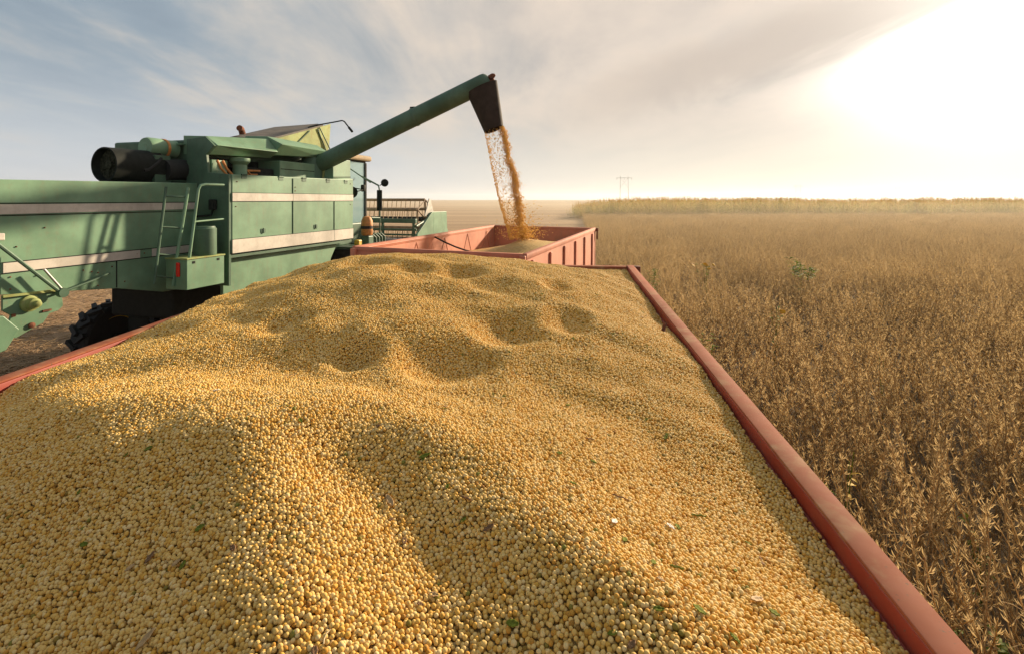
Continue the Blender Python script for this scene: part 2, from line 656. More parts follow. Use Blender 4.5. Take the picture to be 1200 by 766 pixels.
def build_combine():
    root = tag(empty('combine_harvester', COMB_O, (0, 0, rad(-15.8))),
               'old green combine harvester with cream stripes unloading through its raised auger', 'harvester')
    P = lambda m, n, mat, sm=None, bv=0.0, par=None: m.build(n, mat, par or root, sm, bv)
    # --- rear half: straw-walker side sheet with its two cream bands
    side = P(MB().prism_u([(-3.3, 2.785), (-.02, 2.83), (-.02, 1.38), (-.54, 1.385), (-1.14, 1.53), (-2.28, 1.655), (-2.28, 2.02), (-2.62, 2.22), (-3.3, 2.40)], -.62, -.55), 'rear_side_panel', GREEN, bv=.006)
    P(MB().prism_u([(-3.26, 2.445), (-.03, 2.467), (-.03, 2.555), (-3.26, 2.548)], -.549, -.540), 'stripe', CREAM, par=side)
    P(MB().prism_u([(-2.26, 1.868), (-.86, 1.868), (-.86, 1.965), (-2.26, 1.965)], -.549, -.540), 'stripe', CREAM, par=side)
    P(MB().prism_u([(-.70, 1.868), (-.04, 1.868), (-.04, 1.965), (-.70, 1.965)], -.549, -.541), 'stripe', CREAM, par=side)
    g = MB()
    for z0, z1, u0, u1 in ((2.556, 2.566, -3.26, -.03), (2.434, 2.443, -3.26, -.03), (1.966, 1.975, -2.27, -.04), (1.857, 1.866, -2.27, -.04)):
        g.box(-.549, -.5445, u0, u1, z0, z1)
    g.box(-.549, -.545, -1.152, -1.14, 1.54, 1.856)
    P(g, 'panel_seam', DARK, par=side)
    for u, z in ((-2.2, 1.82), (-2.2, 1.70), (-1.98, 1.80), (-1.52, 1.80), (-1.43, 1.77), (-1.36, 1.60), (-1.36, 1.75), (-.80, 1.92), (-.90, 1.92), (-2.15, 2.12), (-1.9, 2.3), (-.2, 1.6), (-1.05, 1.6), (-1.2, 1.80)):
        P(MB().lathe((-.548, u, z), (1, 0, 0), [(0, .008), (.006, .008), (.009, .004)], 8), 'rivet', RUST, par=side)
    P(MB().box(-2.5, -.625, -3.25, -.03, 1.72, 2.77, .02), 'rear_body', GREEN_DARK)
    P(MB().box(-1.8, -.66, -.30, 3.0, .95, 1.50, .03), 'underbody', DARK)  # near-black colour has the shade under the machine put into it
    # straw hood plate at the tail, with a hub
    tail = P(MB().prism_u([(-2.27, 1.645), (-1.75, 1.625), (-1.73, 1.44), (-1.78, 1.40), (-1.86, 1.385), (-1.92, 1.30), (-2.05, 1.25), (-2.16, 1.20), (-2.24, 1.25), (-2.20, 1.44), (-2.27, 1.50)], -.56, -.535), 'tail_plate', GREEN, bv=.004)
    P(MB().prism_u([(-2.28, 1.628), (-1.74, 1.608), (-1.74, 1.632), (-2.28, 1.652)], -.533, -.505), 'flange', YELLOWED, par=tail)
    hub = P(MB().lathe((-.534, -2.05, 1.53), (1, 0, 0), [(0, .085), (.03, .085), (.045, .06), (.10, .055), (.11, .035), (.15, .03), (.16, .012)], 14), 'hub', YELLOWED, 30, par=tail)
    P(MB().lathe((-.534, -2.03, 1.30), (1, 0, 0), [(0, .03), (.02, .03), (.03, .01)], 10), 'bolt', RUST, 30, par=tail)
    P(MB().box(-.534, -.52, -1.93, -1.85, 1.415, 1.435), 'slot_plate', RUST, par=tail)
    P(MB().box(-.534, -.515, -2.2, -2.17, 1.42, 1.45), 'bolt', RUST, par=tail)
    P(MB().prism_u([(-2.9, 1.52), (-2.30, 1.46), (-2.17, 1.30), (-2.28, 1.12), (-2.9, .98)], -.60, -.46), 'straw_deflector', GREEN, bv=.01)
    # linkage bars over the side sheet
    P(MB().tube([(-.44, -2.44, 2.25), (-.44, -1.80, 1.585)], .018, 8).lathe((-.47, -1.80, 1.60), (1, 0, 0), [(0, .05), (.06, .05)], 12), 'strut', GREEN_DARK, 30)
    P(MB().tube([(-.46, -1.96, 1.87), (-.46, -1.79, 1.63)], .012, 8), 'strut', STEEL, 30)
    P(MB().tube([(-.46, -1.80, 1.60), (-.47, -1.46, 1.68), (-.48, -1.28, 1.735)], .014, 8), 'strut', GREEN_DARK, 30)
    P(MB().box(-.50, -.44, -2.46, -2.30, 2.20, 2.27, .01, None), 'strut_bracket', CREAM)
    # --- front block: engine bay, grain tank
    rear = P(MB().prism_v([(-.75, 3.46), (-.42, 3.49), (-.26, 3.355), (-.40, 3.23), (-.37, 2.98), (-.008, 2.95), (-.008, 1.40), (-.75, 1.40)], -.015, .03), 'rear_bulkhead', GREEN_DARK, bv=.006)
    sp = P(MB().prism_u([(.032, 1.845), (2.99, 1.835), (3.0, 3.0), (2.3, 2.975), (.032, 2.95)], -.09, 0), 'tank_side_panel', GREEN, bv=.012)
    P(MB().prism_u([(.036, 2.575), (2.985, 2.575), (2.985, 2.69), (.036, 2.69)], .001, .010), 'stripe', CREAM, par=sp)
    P(MB().prism_u([(.036, 1.846), (2.985, 1.846), (2.985, 2.035), (.036, 2.035)], .001, .010), 'stripe', CREAM, par=sp)
    g = MB()
    g.box(.001, .004, .036, 2.985, 2.566, 2.573).box(.001, .004, .036, 2.985, 2.692, 2.698).box(.001, .004, .036, 2.985, 2.037, 2.043)
    P(g, 'panel_seam', DARK, par=sp)
    P(MB().box(.001, .0115, 1.27, 1.274, 2.044, 2.94), 'panel_seam', GREEN_DARK, par=sp)
    P(MB().box(.001, .0115, 2.38, 2.384, 1.85, 2.565), 'panel_seam', GREEN_DARK, par=sp)
    for u, z in ((1.33, 2.80), (1.33, 2.74), (.1, 2.5), (2.9, 2.5), (2.9, 2.9), (.12, 2.85)):
        P(MB().lathe((.0, u, z), (1, 0, 0), [(0, .008), (.007, .008), (.010, .004)], 8), 'rivet', RUST, par=sp)
    for u in (.25, 1.0, 1.55, 2.2, 2.75):
        P(MB().tube([(.004, u - .05, 2.955), (.004, u + .05, 2.957)], .012, 8).box(-.004, .006, u - .05, u + .05, 2.90, 2.95), 'hinge', GREEN_DARK, 40, par=sp)
    for u in (.62, 1.85):
        P(MB().box(.001, .010, u - .045, u + .045, 2.10, 2.16, .003).box(.008, .022, u - .012, u + .012, 2.09, 2.17, .004), 'panel_latch', GREEN_DARK, par=sp)
    P(MB().prism_u([(.03, 1.83), (2.99, 1.82), (2.99, 1.775), (.03, 1.78)], -.14, -.03), 'panel_lip', GREEN_DARK)
    P(MB().prism_u([(.03, 1.77), (2.72, 1.77), (2.62, 1.66), (2.5, 1.5), (2.45, 1.25), (.03, 1.25)], -.20, -.15), 'lower_side_panel', GREEN, bv=.006)
    P(MB().box(-2.2, -.76, .035, 2.98, 1.50, 3.46, .03), 'grain_tank', GREEN_DARK)
    P(MB().box(-.755, -.29, 1.32, 2.22, 1.9, 3.24, .01), 'tank_wall', GREEN, bv=.004)
    P(MB().box(-.289, -.285, 1.34, 2.2, 3.10, 3.112), 'panel_seam', DARK)
    P(MB().box(-.755, -.05, 2.42, 2.985, 2.985, 3.36, .012), 'cab_side_wall', GREEN)
    P(MB().prism_u([(2.42, 3.005), (2.99, 3.03), (2.99, 3.042), (2.42, 3.017)], -.048, -.042), 'panel_seam', DARK)
    # engine bay contents behind the open slot
    P(MB().box(-.75, -.70, .04, 1.30, 2.0, 3.22).box(-.69, -.38, .62, 1.30, 2.2, 3.10, .03), 'engine_block', DARK)
    P(MB().lathe((-.36, .55, 2.7), (0, 0, 1), [(0, .10), (.42, .10), (.47, .14), (.52, .14), (.53, .06)], 16).box(-.45, -.40, .08, .36, 2.5, 3.17, .01), 'fuel_filter', GREEN, 30)
    for k in range(2):
        P(MB().tube([(-.33, .10 + .10 * k, 3.16), (-.30, .14 + .10 * k, 3.05), (-.30, .22 + .10 * k, 2.98), (-.33, .30 + .10 * k, 2.93)], .018, 8), 'hose', ORANGE, 40)
    P(MB().tube([(-.36, .62, 3.04), (-.36, .95, 3.05)], .016, 8).tube([(-.36, .62, 2.98), (-.36, .90, 2.99)], .012, 8).tube([(-.35, .66, 3.06), (-.34, .80, 2.93)], .012, 8), 'fuel_pipe', ORANGE, 40)
    # hoods above the slot
    P(MB().prism_v([(-.45, 3.50), (-.25, 3.365), (-.40, 3.235), (-.86, 3.25), (-.86, 3.52)], .032, 1.24, [(-.45, 3.595), (-.25, 3.375), (-.40, 3.28), (-.86, 3.29), (-.86, 3.61)]), 'engine_hood', GREEN, bv=.008)
    P(MB().prism_v([(-.48, 3.64), (-.18, 3.50), (-.36, 3.33), (-.92, 3.34), (-.92, 3.66)], 1.245, 2.52, [(-.46, 3.62), (-.25, 3.50), (-.34, 3.38), (-.92, 3.40), (-.92, 3.64)]), 'tank_hood', GREEN, bv=.008)
    # gabled cover of the grain tank
    lid = P(MB().loft([[(-.90, 1.65, 3.64), (-1.50, 1.6, 3.72), (-2.10, 1.65, 3.64), (-2.10, 1.65, 3.61), (-1.50, 1.6, 3.69), (-.90, 1.65, 3.61)],
                       [(-.90, 3.30, 4.135), (-1.50, 3.92, 4.27), (-2.10, 3.30, 4.135), (-2.10, 3.30, 4.105), (-1.50, 3.92, 4.24), (-.90, 3.30, 4.105)]]), 'tank_cover', TARP)
    P(MB().prism_u([(1.65, 3.605), (3.28, 4.10), (3.55, 4.185), (3.50, 3.70), (3.40, 3.45), (1.7, 3.45)], -.93, -.90), 'cover_side_sheet', YELLOWED, par=lid)
    P(MB().prism_u([(1.65, 3.605), (3.28, 4.10), (3.55, 4.185), (3.50, 3.70), (3.40, 3.45), (1.7, 3.45)], -2.10, -2.07), 'cover_side_sheet', YELLOWED, par=lid)
    P(MB().tube([(-.885, 2.3, 3.52), (-.885, 2.85, 3.95)], .012, 6).tube([(-.885, 3.1, 4.02), (-.885, 3.38, 3.6)], .012, 6).tube([(-.885, 3.16, 4.06), (-.80, 3.55, 3.45)], .012, 6), 'cover_brace', GREEN_DARK, par=lid)
    P(MB().tube([(-.92, 2.85, 4.02), (-.76, 3.0, 4.09), (-.45, 3.0, 4.125), (-.25, 3.0, 4.15), (-.20, 3.0, 4.13), (-.03, 3.0, 3.93)], .013, 8).tube([(-.10, 3.0, 4.01), (-.02, 3.0, 3.92)], .024, 8), 'cover_handle', DARK, 40, par=lid)
    P(MB().tube([(-1.6, 1.92, 3.4), (-1.6, 1.92, 3.72), (-1.6, 1.90, 3.82), (-1.58, 1.85, 3.88), (-1.56, 1.79, 3.89)], .055, 12), 'exhaust_pipe', RUST, 40)
    # engine air screen drum and intake on the rear deck
    drum = MB()
    n = 32
    c0 = Vector((-1.0, -.93, 3.04))
    ring = lambda u, r: [Vector((-1.0 + r * math.cos(2 * math.pi * k / n), u, 3.04 + r * math.sin(2 * math.pi * k / n))) for k in range(n)]
    drum.loft([ring(-.86, .06), ring(-.86, .195), ring(-.97, .205), ring(-.97, .222), ring(-.94, .222), ring(-.30, .226), ring(-.30, .06)])
    P(drum, 'air_screen_drum', DARK, 35)
    g = MB()
    for k in range(7):
        a = 2 * math.pi * k / 7
        g.tube([(-1.0, -.89, 3.04), (-1.0 + .19 * math.cos(a), -.88, 3.04 + .19 * math.sin(a))], .012, 6)
    g.lathe((-1.0, -.86, 3.04), (0, -1, 0), [(0, .06), (.06, .055), (.07, .02)], 14)
    P(g, 'drum_spoke', DRUMIN)
    P(MB().lathe((-1.0, -.875, 3.04), (0, -1, 0), [(0, .05), (0, .194), (.006, .194), (.006, .05)], 28), 'drum_screen', DRUMIN)
    P(MB().lathe((-1.0, -.43, 3.315), (0, 1, 0), [(0, .02), (-.005, .05), (0, .055), (0, .125), (.03, .135), (.20, .135), (.21, .128), (.40, .128), (.42, .135), (.44, .10), (.45, .06)], 26), 'air_cleaner', GREEN, 35)
    P(MB().lathe((-1.0, -.19, 3.315), (0, 1, 0), [(0, .138), (.035, .138)], 26), 'clamp_band', ORANGE, 35)
    P(MB().tube([(-1.0, -.01, 3.31), (-.97, .16, 3.25), (-.95, .30, 3.22)], .062, 12), 'intake_pipe', RUST, 40)
    P(MB().tube([(-1.0, -.02, 3.37), (-.95, .20, 3.37)], .035, 10).box(-1.05, -.82, -.05, .20, 3.38, 3.40), 'intake_bracket', GREEN, 40)
    P(MB().tube([(-.85, -.30, 3.0), (-.85, -.05, 3.02), (-.85, .1, 3.02)], .15, 16), 'air_hose', BLACK, 40)
    P(MB().box(-.86, -.80, -.45, -.22, 2.70, 3.20, .008).box(-.85, -.81, -.24, .04, 2.80, 2.92), 'deck_post', GREEN_DARK)
    P(MB().box(-1.35, -.87, -.28, .05, 2.75, 3.15).box(-.79, -.77, -.22, .0, 2.83, 2.85, 0, Matrix.Translation((0, 0, 0))), 'engine_rear', DARK)
    P(MB().tube([(-.78, -.62, 2.98), (-.78, -.55, 3.0), (-.78, -.42, 3.10), (-.80, -.36, 3.16)], .02, 8), 'hose', BLACK, 40)
    # --- service step, ladder and rail
    box = P(MB().box(-.34, 0, -.68, -.10, 1.455, 1.835, .006), 'service_step', GREEN)
    P(MB().box(-.35, .012, -.69, -.09, 1.836, 1.855, .004), 'step_deck', YELLOWED, par=box)
    P(MB().box(-.16, -.10, -.70, -.681, 1.62, 1.80, .012), 'red_reflector', REDLAMP, par=box)
    for q in (-.60, -.22):
        P(MB().box(.0, .004, q, q + .04, 1.78, 1.81), 'latch', DARK, par=box)
    lad = MB()
    a0, a1 = Vector((-.30, -.71, 2.76)), Vector((-.24, -.92, 1.56))
    b0, b1 = Vector((-.22, -.46, 2.76)), Vector((-.20, -.70, 1.50))
    P(MB().tube([a0, a1], .016, 8), 'ladder_stile', GREEN_DARK, 40)
    lr = P(MB().tube([b0, (-.20, -.655, 1.81), b1], .020, 8), 'ladder_stile', GREEN, 40)
    for f in (.10, .42, .70, .92):
        P(MB().tube([a0.lerp(a1, f), b0.lerp(b1, f)], .012, 8), 'ladder_rung', GREEN_DARK, 40)
    P(MB().tube([(-.05, -.06, 2.80), (-.05, -.36, 2.80), (-.05, -.43, 2.785), (-.05, -.465, 2.73), (-.05, -.60, 1.85)], .018, 10), 'handrail', GREEN, 50)
    P(MB().tube([(-.05, -.545, 2.31), (-.05, -.06, 2.33)], .013, 8), 'handrail_bar', GREEN, 50)
    P(MB().lathe((-.14, -.28, 1.856), (0, 0, 1), [(0, .135), (.02, .14), (.35, .14), (.37, .125), (.385, .12), (.385, .04)], 24), 'canister', GREEN_DARK, 35)
    P(MB().box(-.30, -.20, -.08, -.017, 2.45, 2.60, .015, None).tube([(-.25, -.05, 2.45), (-.25, -.07, 2.38), (-.5, -.10, 2.36)], .014, 6), 'work_lamp', DARK)
    # --- wheels
    make_wheel(root, 'drive_wheel', Vector((-.62, 2.15, .86)), .86, .5, 20, YELLOWP)
    make_wheel(root, 'drive_wheel', Vector((-2.38, 2.15, .86)), .86, .5, 20, YELLOWP)
    make_wheel(root, 'steering_wheel', Vector((-.95, .08, .52)), .52, .34, 16, YELLOWP)
    make_wheel(root, 'steering_wheel', Vector((-2.3, .08, .52)), .52, .34, 16, YELLOWP)
    P(MB().tube([(-2.3, .08, .52), (-.95, .08, .52)], .07, 10).box(-1.8, -1.4, -.05, .2, .5, .95), 'rear_axle', DARK, 40)
    # --- unloading auger
    base = Vector((-.42, 2.40, 3.22))
    tipw = Vector((-.375, 8.7, 4.625))
    tip = w2l(tipw)
    ax = (tip - base).normalized()
    auger = P(MB().tube([base - ax * .05, base + ax * .35, tip - ax * .12], .158, 28).lathe(tip - ax * .12, ax, [(0, .158), (.06, .150), (.10, .11), (.12, .03)], 28), 'unloading_auger', GREEN_DARK, 50)
    P(MB().lathe((-.45, 2.33, 2.9), (0, 0, 1), [(0, .20), (.33, .20), (.45, .17), (.52, .08)], 24), 'turret', GREEN_DARK, 40)
    P(MB().lathe(base + ax * .02, ax, [(0, .170), (.05, .178), (.09, .170)], 28), 'collar', GREEN_DARK, 40, par=auger)
    mid = base.lerp(tip, .585)
    P(MB().lathe(mid, ax, [(0, .160), (.01, .168), (.05, .168), (.06, .160)], 28), 'clamp', GREEN_DARK, 40, par=auger)
    P(MB().box(-.05, .05, -.05, .05, .15, .19, .01, Matrix.Translation(mid)), 'clamp_lug', DARK, par=auger)
    P(MB().lathe(tip + Vector((0, 0, .05)), ax, [(-.02, .04), (.06, .045), (.10, .02)], 10).tube([tip + Vector((0, 0, -.02)) + ax * .0, tip + ax * .08 + Vector((0, 0, -.02))], .03, 8), 'end_lug', RUST, 40, par=auger)
    P(MB().tube([base + ax * .2 + Vector((0, 0, -.15)), base + ax * .16 + Vector((0, 0, -.40))], .022, 8), 'pivot_pin', YELLOWED, 40)
    # rubber spout: rounded rectangle under the tube narrowing to a round mouth
    axh = Vector((ax.x, ax.y, ax.z))
    sdv = axh.cross(Vector((0, 0, 1))).normalized()
    c_top = w2l((-.51, 8.7, 4.50))
    c_bot = w2l((-.305, 8.7, 3.785))
    rings = []
    nn = 28
    for f in (0, .15, .5, .97, 1.0):
        c = c_top.lerp(c_bot, f)
        la = .285 + (.172 - .285) * f
        lb = .165
        tilt = axh.lerp(Vector((axh.x, axh.y, .36)).normalized(), f)
        rings.append([c + tilt * (la * math.cos(2 * math.pi * k / nn)) + sdv * (lb * math.sin(2 * math.pi * k / nn)) for k in range(nn)])
    inner = [[c_top.lerp(c_bot, f) + (p - c_top.lerp(c_bot, f)) * .93 for p in rings[i]] for i, f in ((4, 1.0), (1, .15))]
    P(MB().loft(rings + inner), 'spout', CANVAS, 50, par=auger)
    # --- cab
    x0, x1, y0, y1 = -2.35, -.50, 3.02, 4.30
    cab = P(MB().box(x0, x1, y0, y1, 1.65, 2.10, .03), 'cab', GREEN_DARK)
    P(MB().box(x0 - .05, x1 + .06, y0, y1 + .12, 3.44, 3.56, .04), 'cab_roof', ROOFM, par=cab)
    P(MB().box(x0 + .02, x1 - .02, y0 + .02, y1 - .02, 3.405, 3.43), 'roof_lining', DARK, par=cab)
    for xx in (x0 + .03, x1 - .03):
        for yy in (y0 + .03, y1 - .03):
            P(MB().box(xx - .03, xx + .03, yy - .03, yy + .03, 2.102, 3.403, .008), 'cab_pillar', DARK, par=cab)
    for xx in (x0 + .03, x1 - .03):
        P(MB().box(xx - .006, xx + .006, y0 + .062, y1 - .062, 2.102, 3.402), 'side_window', GLASS, par=cab)
    P(MB().box(x0 + .062, x1 - .062, y1 - .036, y1 - .024, 2.102, 3.402), 'windscreen', GLASS, par=cab)
    P(MB().box(-1.65, -1.2, 3.35, 3.8, 2.11, 2.35, .05).box(-1.65, -1.2, 3.25, 3.36, 2.3, 2.95, .04), 'driver_seat', BLACK, par=cab)
    P(MB().tube([(-1.42, 4.15, 2.11), (-1.42, 4.0, 2.6)], .03, 8), 'steering_column', DARK, par=cab)
    # platform, railing, mirrors and hydraulics beside the cab
    plat = P(MB().box(-.49, .02, 3.05, 4.4, 1.60, 1.66, .008), 'cab_platform', GREEN_DARK)
    P(MB().tube([(-.06, 4.10, 1.67), (-.06, 4.10, 2.75), (-.08, 4.08, 2.90), (-.45, 4.0, 3.10)], .018, 8).tube([(-.10, 3.80, 2.95), (-.48, 3.6, 3.25)], .012, 8).tube([(-.06, 4.10, 2.2), (-.06, 3.75, 2.22)], .014, 8), 'platform_rail', GREEN_DARK, 40, par=plat)
    P(MB().tube([(-.08, 3.14, 2.74), (-.08, 3.5, 2.80), (-.45, 3.7, 2.84)], .012, 8), 'mirror_arm', DARK, 40, par=plat)
    P(MB().lathe((-.10, 3.12, 2.74), (.25, -.97, 0), [(0, .05), (0, .10), (.015, .115), (.03, .10)], 20), 'round_mirror', DARK, 40, par=plat)
    P(MB().box(-.14, -.06, 3.47, 3.57, 2.76, 2.90, .02), 'indicator_lamp', DARK, 40, par=plat)
    P(MB().tube([(-.06, 4.10, 2.9), (-.02, 4.2, 2.96)], .01, 6).lathe((.0, 4.2, 2.96), (.75, -.66, 0), [(-.012, .06), (.0, .085), (.02, .08), (.03, .04)], 18), 'round_mirror', DARK, 40, par=plat)
    P(MB().box(-.07, .05, 3.98, 4.02, 2.36, 2.80, .015), 'long_mirror', DARK, par=plat)
    P(MB().lathe((-.08, 3.62, 1.86), (0, 0, 1), [(0, .10), (.02, .115), (.13, .12)], 18), 'canister', ORANGE, 40, par=plat)
    P(MB().lathe((-.08, 3.62, 1.992), (0, 0, 1), [(0, .121), (.06, .121)], 18), 'canister_band', BLACK, 40, par=plat)
    P(MB().lathe((-.08, 3.62, 2.054), (0, 0, 1), [(0, .12), (.10, .115), (.18, .08), (.2, .03)], 18), 'canister_top', ORANGE, 40, par=plat)
    P(MB().box(-.18, .02, 3.52, 3.72, 1.665, 1.85, .02), 'bracket', GREEN_DARK, par=plat)
    for k in range(4):
        uu = 3.72 + .12 * k
        P(MB().tube([(-.1, uu - .1, 1.62), (-.06, uu - .08, 1.82), (-.03, uu, 1.88), (.02, uu + .07, 1.80), (.03, uu + .08, 1.55)], .022, 8), 'hydraulic_hose', GREEN_DARK, 40, par=plat)
    P(MB().box(-.05, .06, 3.10, 3.22, 1.66, 1.80, .02), 'marker_block', YELLOWP, par=plat)
    P(MB().box(-1.0, -.05, 2.98, 3.2, 1.25, 1.62, .02).tube([(-.1, 3.1, 1.3), (.0, 3.6, 1.35), (-.1, 4.2, 1.45)], .03, 8).box(-2.3, -.5, 3.0, 4.4, 1.2, 1.6, .03), 'cab_base', DARK)
    # --- header with reel
    P(MB().loft([[(-2.0, 3.2, 1.0), (-.9, 3.2, 1.0), (-.9, 3.2, 1.6), (-2.0, 3.2, 1.6)], [(-2.1, 4.95, 1.35), (-.8, 4.95, 1.35), (-.8, 4.95, 1.75), (-2.1, 4.95, 1.75)]]), 'feeder_house', GREEN_DARK)
    hd = P(MB().box(-3.6, .37, 4.93, 5.03, 2.05, 2.15, .01).box(-3.6, .37, 4.96, 5.02, 1.15, 1.50).box(-3.6, .42, 5.02, 6.3, 1.13, 1.17), 'header', GREEN_DARK)
    for zz in (1.78, 1.90):
        P(MB().box(-3.6, .37, 4.965, 5.015, zz - .02, zz + .02), 'header_beam', GREEN_DARK, par=hd)
    for xx in (-3.5, -2.5, -.5, .3):
        P(MB().box(xx - .03, xx + .03, 4.97, 5.01, 1.502, 2.048), 'header_upright', GREEN_DARK, par=hd)
    P(MB().lathe((-3.55, 5.35, 1.45), (1, 0, 0), [(0, .22), (3.9, .22)], 20), 'cross_auger', STEEL, 40, par=hd)
    RC, RR = (5.62, 2.12), .47
    P(MB().tube([(-3.5, *RC), (.28, *RC)], .06, 12), 'reel_shaft', DARK, 40, par=hd)
    for k in range(6):
        a = 2 * math.pi * k / 6 + math.pi / 2
        yy, zz = RC[0] + RR * math.cos(a), RC[1] + RR * math.sin(a)
        g = MB().tube([(-3.5, yy, zz), (.28, yy, zz)], .034, 8)
        for i in range(31):
            xx = -3.45 + i * .124
            g.tube([(xx, yy, zz), (xx, yy - .03, zz - .22)], .009, 4)
        P(g, 'reel_bat', REELRED, par=hd)
    for xx in (-3.5, .29):
        g = MB()
        for k in range(6):
            a = 2 * math.pi * k / 6 + math.pi / 2
            b = a + math.pi / 3
            pa = (xx, RC[0] + RR * math.cos(a), RC[1] + RR * math.sin(a))
            pb = (xx, RC[0] + RR * math.cos(b), RC[1] + RR * math.sin(b))
            g.tube([(xx, *RC), pa], .016, 6).tube([pa, pb], .013, 6)
        P(g, 'reel_spider', REELRED, par=hd)
    P(MB().prism_u([(5.45, 2.20), (5.70, 2.62), (5.78, 2.60), (6.0, 2.22)], .34, .36), 'reel_end_shield', STEEL, par=hd)
    P(MB().prism_u([(4.88, 1.62), (4.92, 1.80), (5.72, 2.29), (5.80, 2.295), (5.80, 1.55)], .38, .43), 'end_divider', GREEN, bv=.006, par=hd)
    P(MB().prism_u([(5.81, 2.295), (6.62, 2.29), (6.66, 1.85), (6.9, 1.55), (5.81, 1.55)], .385, .425), 'end_divider', GREEN, bv=.006, par=hd)
    P(MB().prism_u([(4.88, 1.5), (4.92, 1.80), (5.72, 2.29), (6.62, 2.29), (6.9, 1.5)], -3.68, -3.63), 'end_divider', GREEN, par=hd)
    P(MB().tube([(.36, 4.98, 1.98), (.36, 5.62, 2.13)], .03, 8), 'reel_arm', GREEN_DARK, 40, par=hd)
    P(MB().tube([(-3.6, 4.98, 1.98), (-3.6, 5.62, 2.13)], .03, 8), 'reel_arm', GREEN_DARK, 40, par=hd)
    return root


build_combine()


# ------------------------------------------------------------------ trailers
def trailer_frame(loc, yaw, pitch, roll, zr):
    """Empty on the ground under the trailer's rail plane, given a point of that plane"""
    R = Matrix.Rotation(-yaw, 3, 'Z') @ Matrix.Rotation(pitch, 3, 'X') @ Matrix.Rotation(roll, 3, 'Y')
    return Vector(loc) - R @ Vector((0, 0, zr)), R


def build_trailer(label, loc, R, xl, xr, y0, y1, zr, wall, top, ribs_h, rail_h, taller_front=0):
    root = tag(empty('grain_trailer', loc, R.to_euler()), label, 'trailer')
    t = .04
    zb = zr - .92                           # floor level of the box
    P = lambda m, n, mat, sm=None, bv=0.0, par=None: m.build(n, mat, par or root, sm, bv)
    P(MB().box(xl + .01, xr - .01, y0, y1, zb - .05, zb), 'floor', RED)
    for side, s in ((xl, 1), (xr, -1)):
        a, b = sorted((side + s * .006, side + s * .034))
        g = MB().box(a, b, y0 + .03, y1 - .03, zb, zr - rail_h)
        # pressed diagonal creases on the inner face
        n = max(2, round((y1 - y0) / .9))
        for k in range(n):
            ya = y0 + .05 + (y1 - y0 - .1) * k / n
            yb = y0 + .05 + (y1 - y0 - .1) * (k + 1) / n
            xi = side + s * .034
            for p, q in (((ya, zb + .02), ((ya + yb) / 2, zr - rail_h - .02)), ((yb, zb + .02), ((ya + yb) / 2, zr - rail_h - .02))):
                g.tube([(xi, p[0], p[1]), (xi, q[0], q[1])], .007, 6)
        P(g, 'side_panel', wall)
        # hollow-section top rail with a small bead below it
        a, b = sorted((side - s * .004, side + s * .040))
        rl = P(MB().box(a, b, y0, y1, zr - rail_h, zr - .006, .004), 'top_rail', wall, 40)
        P(MB().box(a + .001, b - .001, y0, y1, zr - .006, zr, .002), 'rail_cap', top, 40, par=rl)
        P(MB().tube([(side + s * .040, y0 + .05, zr - rail_h * .52), (side + s * .040, y1 - .05, zr - rail_h * .52)], .006, 8), 'bead', wall, 40, par=rl)
        a, b = sorted((side - s * .05, side + s * .03))
        P(MB().box(a, b, y0, y1, zb - .10, zb - .002, .006), 'bottom_rail', wall)
        for k in range(int((y1 - y0 - .25) / .8) + 1):
            yy = y0 + .18 + .8 * k
            a, b = sorted((side + s * .005, side - s * .022))
            P(MB().box(a, b, yy, yy + .055, zb, zr - rail_h * .9 - ribs_h, .006), 'rib', wall)
    for k, (yy, nm) in enumerate(((y0, 'tailgate'), (y1 - t, 'front_panel'))):
        g = MB().box(xl + .042, xr - .042, yy + .004, yy + t - .004, zb, zr - .05)
        P(g, nm, wall)
        P(MB().box(xl + .042, xr - .042, yy - .004, yy + t + .004, zr - .05, zr - .004, .005), 'end_rail', top, 40)
        for xx in (xl + .002, xr - .062):
            P(MB().box(xx, xx + .06, yy - .05 if k == 0 else yy + t + .005, yy - .006 if k == 0 else yy + t + .05, zb - .05, zr - .02, .006), 'corner_post', wall)
    g = MB().tube([(xr + .03, y1 + .02, zr - .06), (xr + .03, y1 + .02, zr - .22)], .015, 8).box(xr + .0, xr + .05, y1 + .0, y1 + .05, zr - .07, zr - .01, .005)
    P(g, 'latch_handle', RUST, 40)
    xc = (xl + xr) / 2
    P(MB().box(xc - .42, xc - .32, y0 + .1, y1 - .1, zb - .24, zb - .052, .006).box(xc + .32, xc + .42, y0 + .1, y1 - .1, zb - .24, zb - .052, .006), 'chassis', DARK)
    L = y1 - y0
    for f in (.22, .78):
        yy = y0 + L * f
        P(MB().tube([(xl + .2, yy, .48), (xr - .2, yy, .48)], .05, 10).box(xc - .45, xc + .45, yy - .2, yy + .2, .54, zb - .24), 'axle', DARK, 40)
        for xx in (xl + .14, xr - .14):
            make_wheel(root, 'wheel', Vector((xx, yy, .48)), .48, .26, 18, RED)
    return root


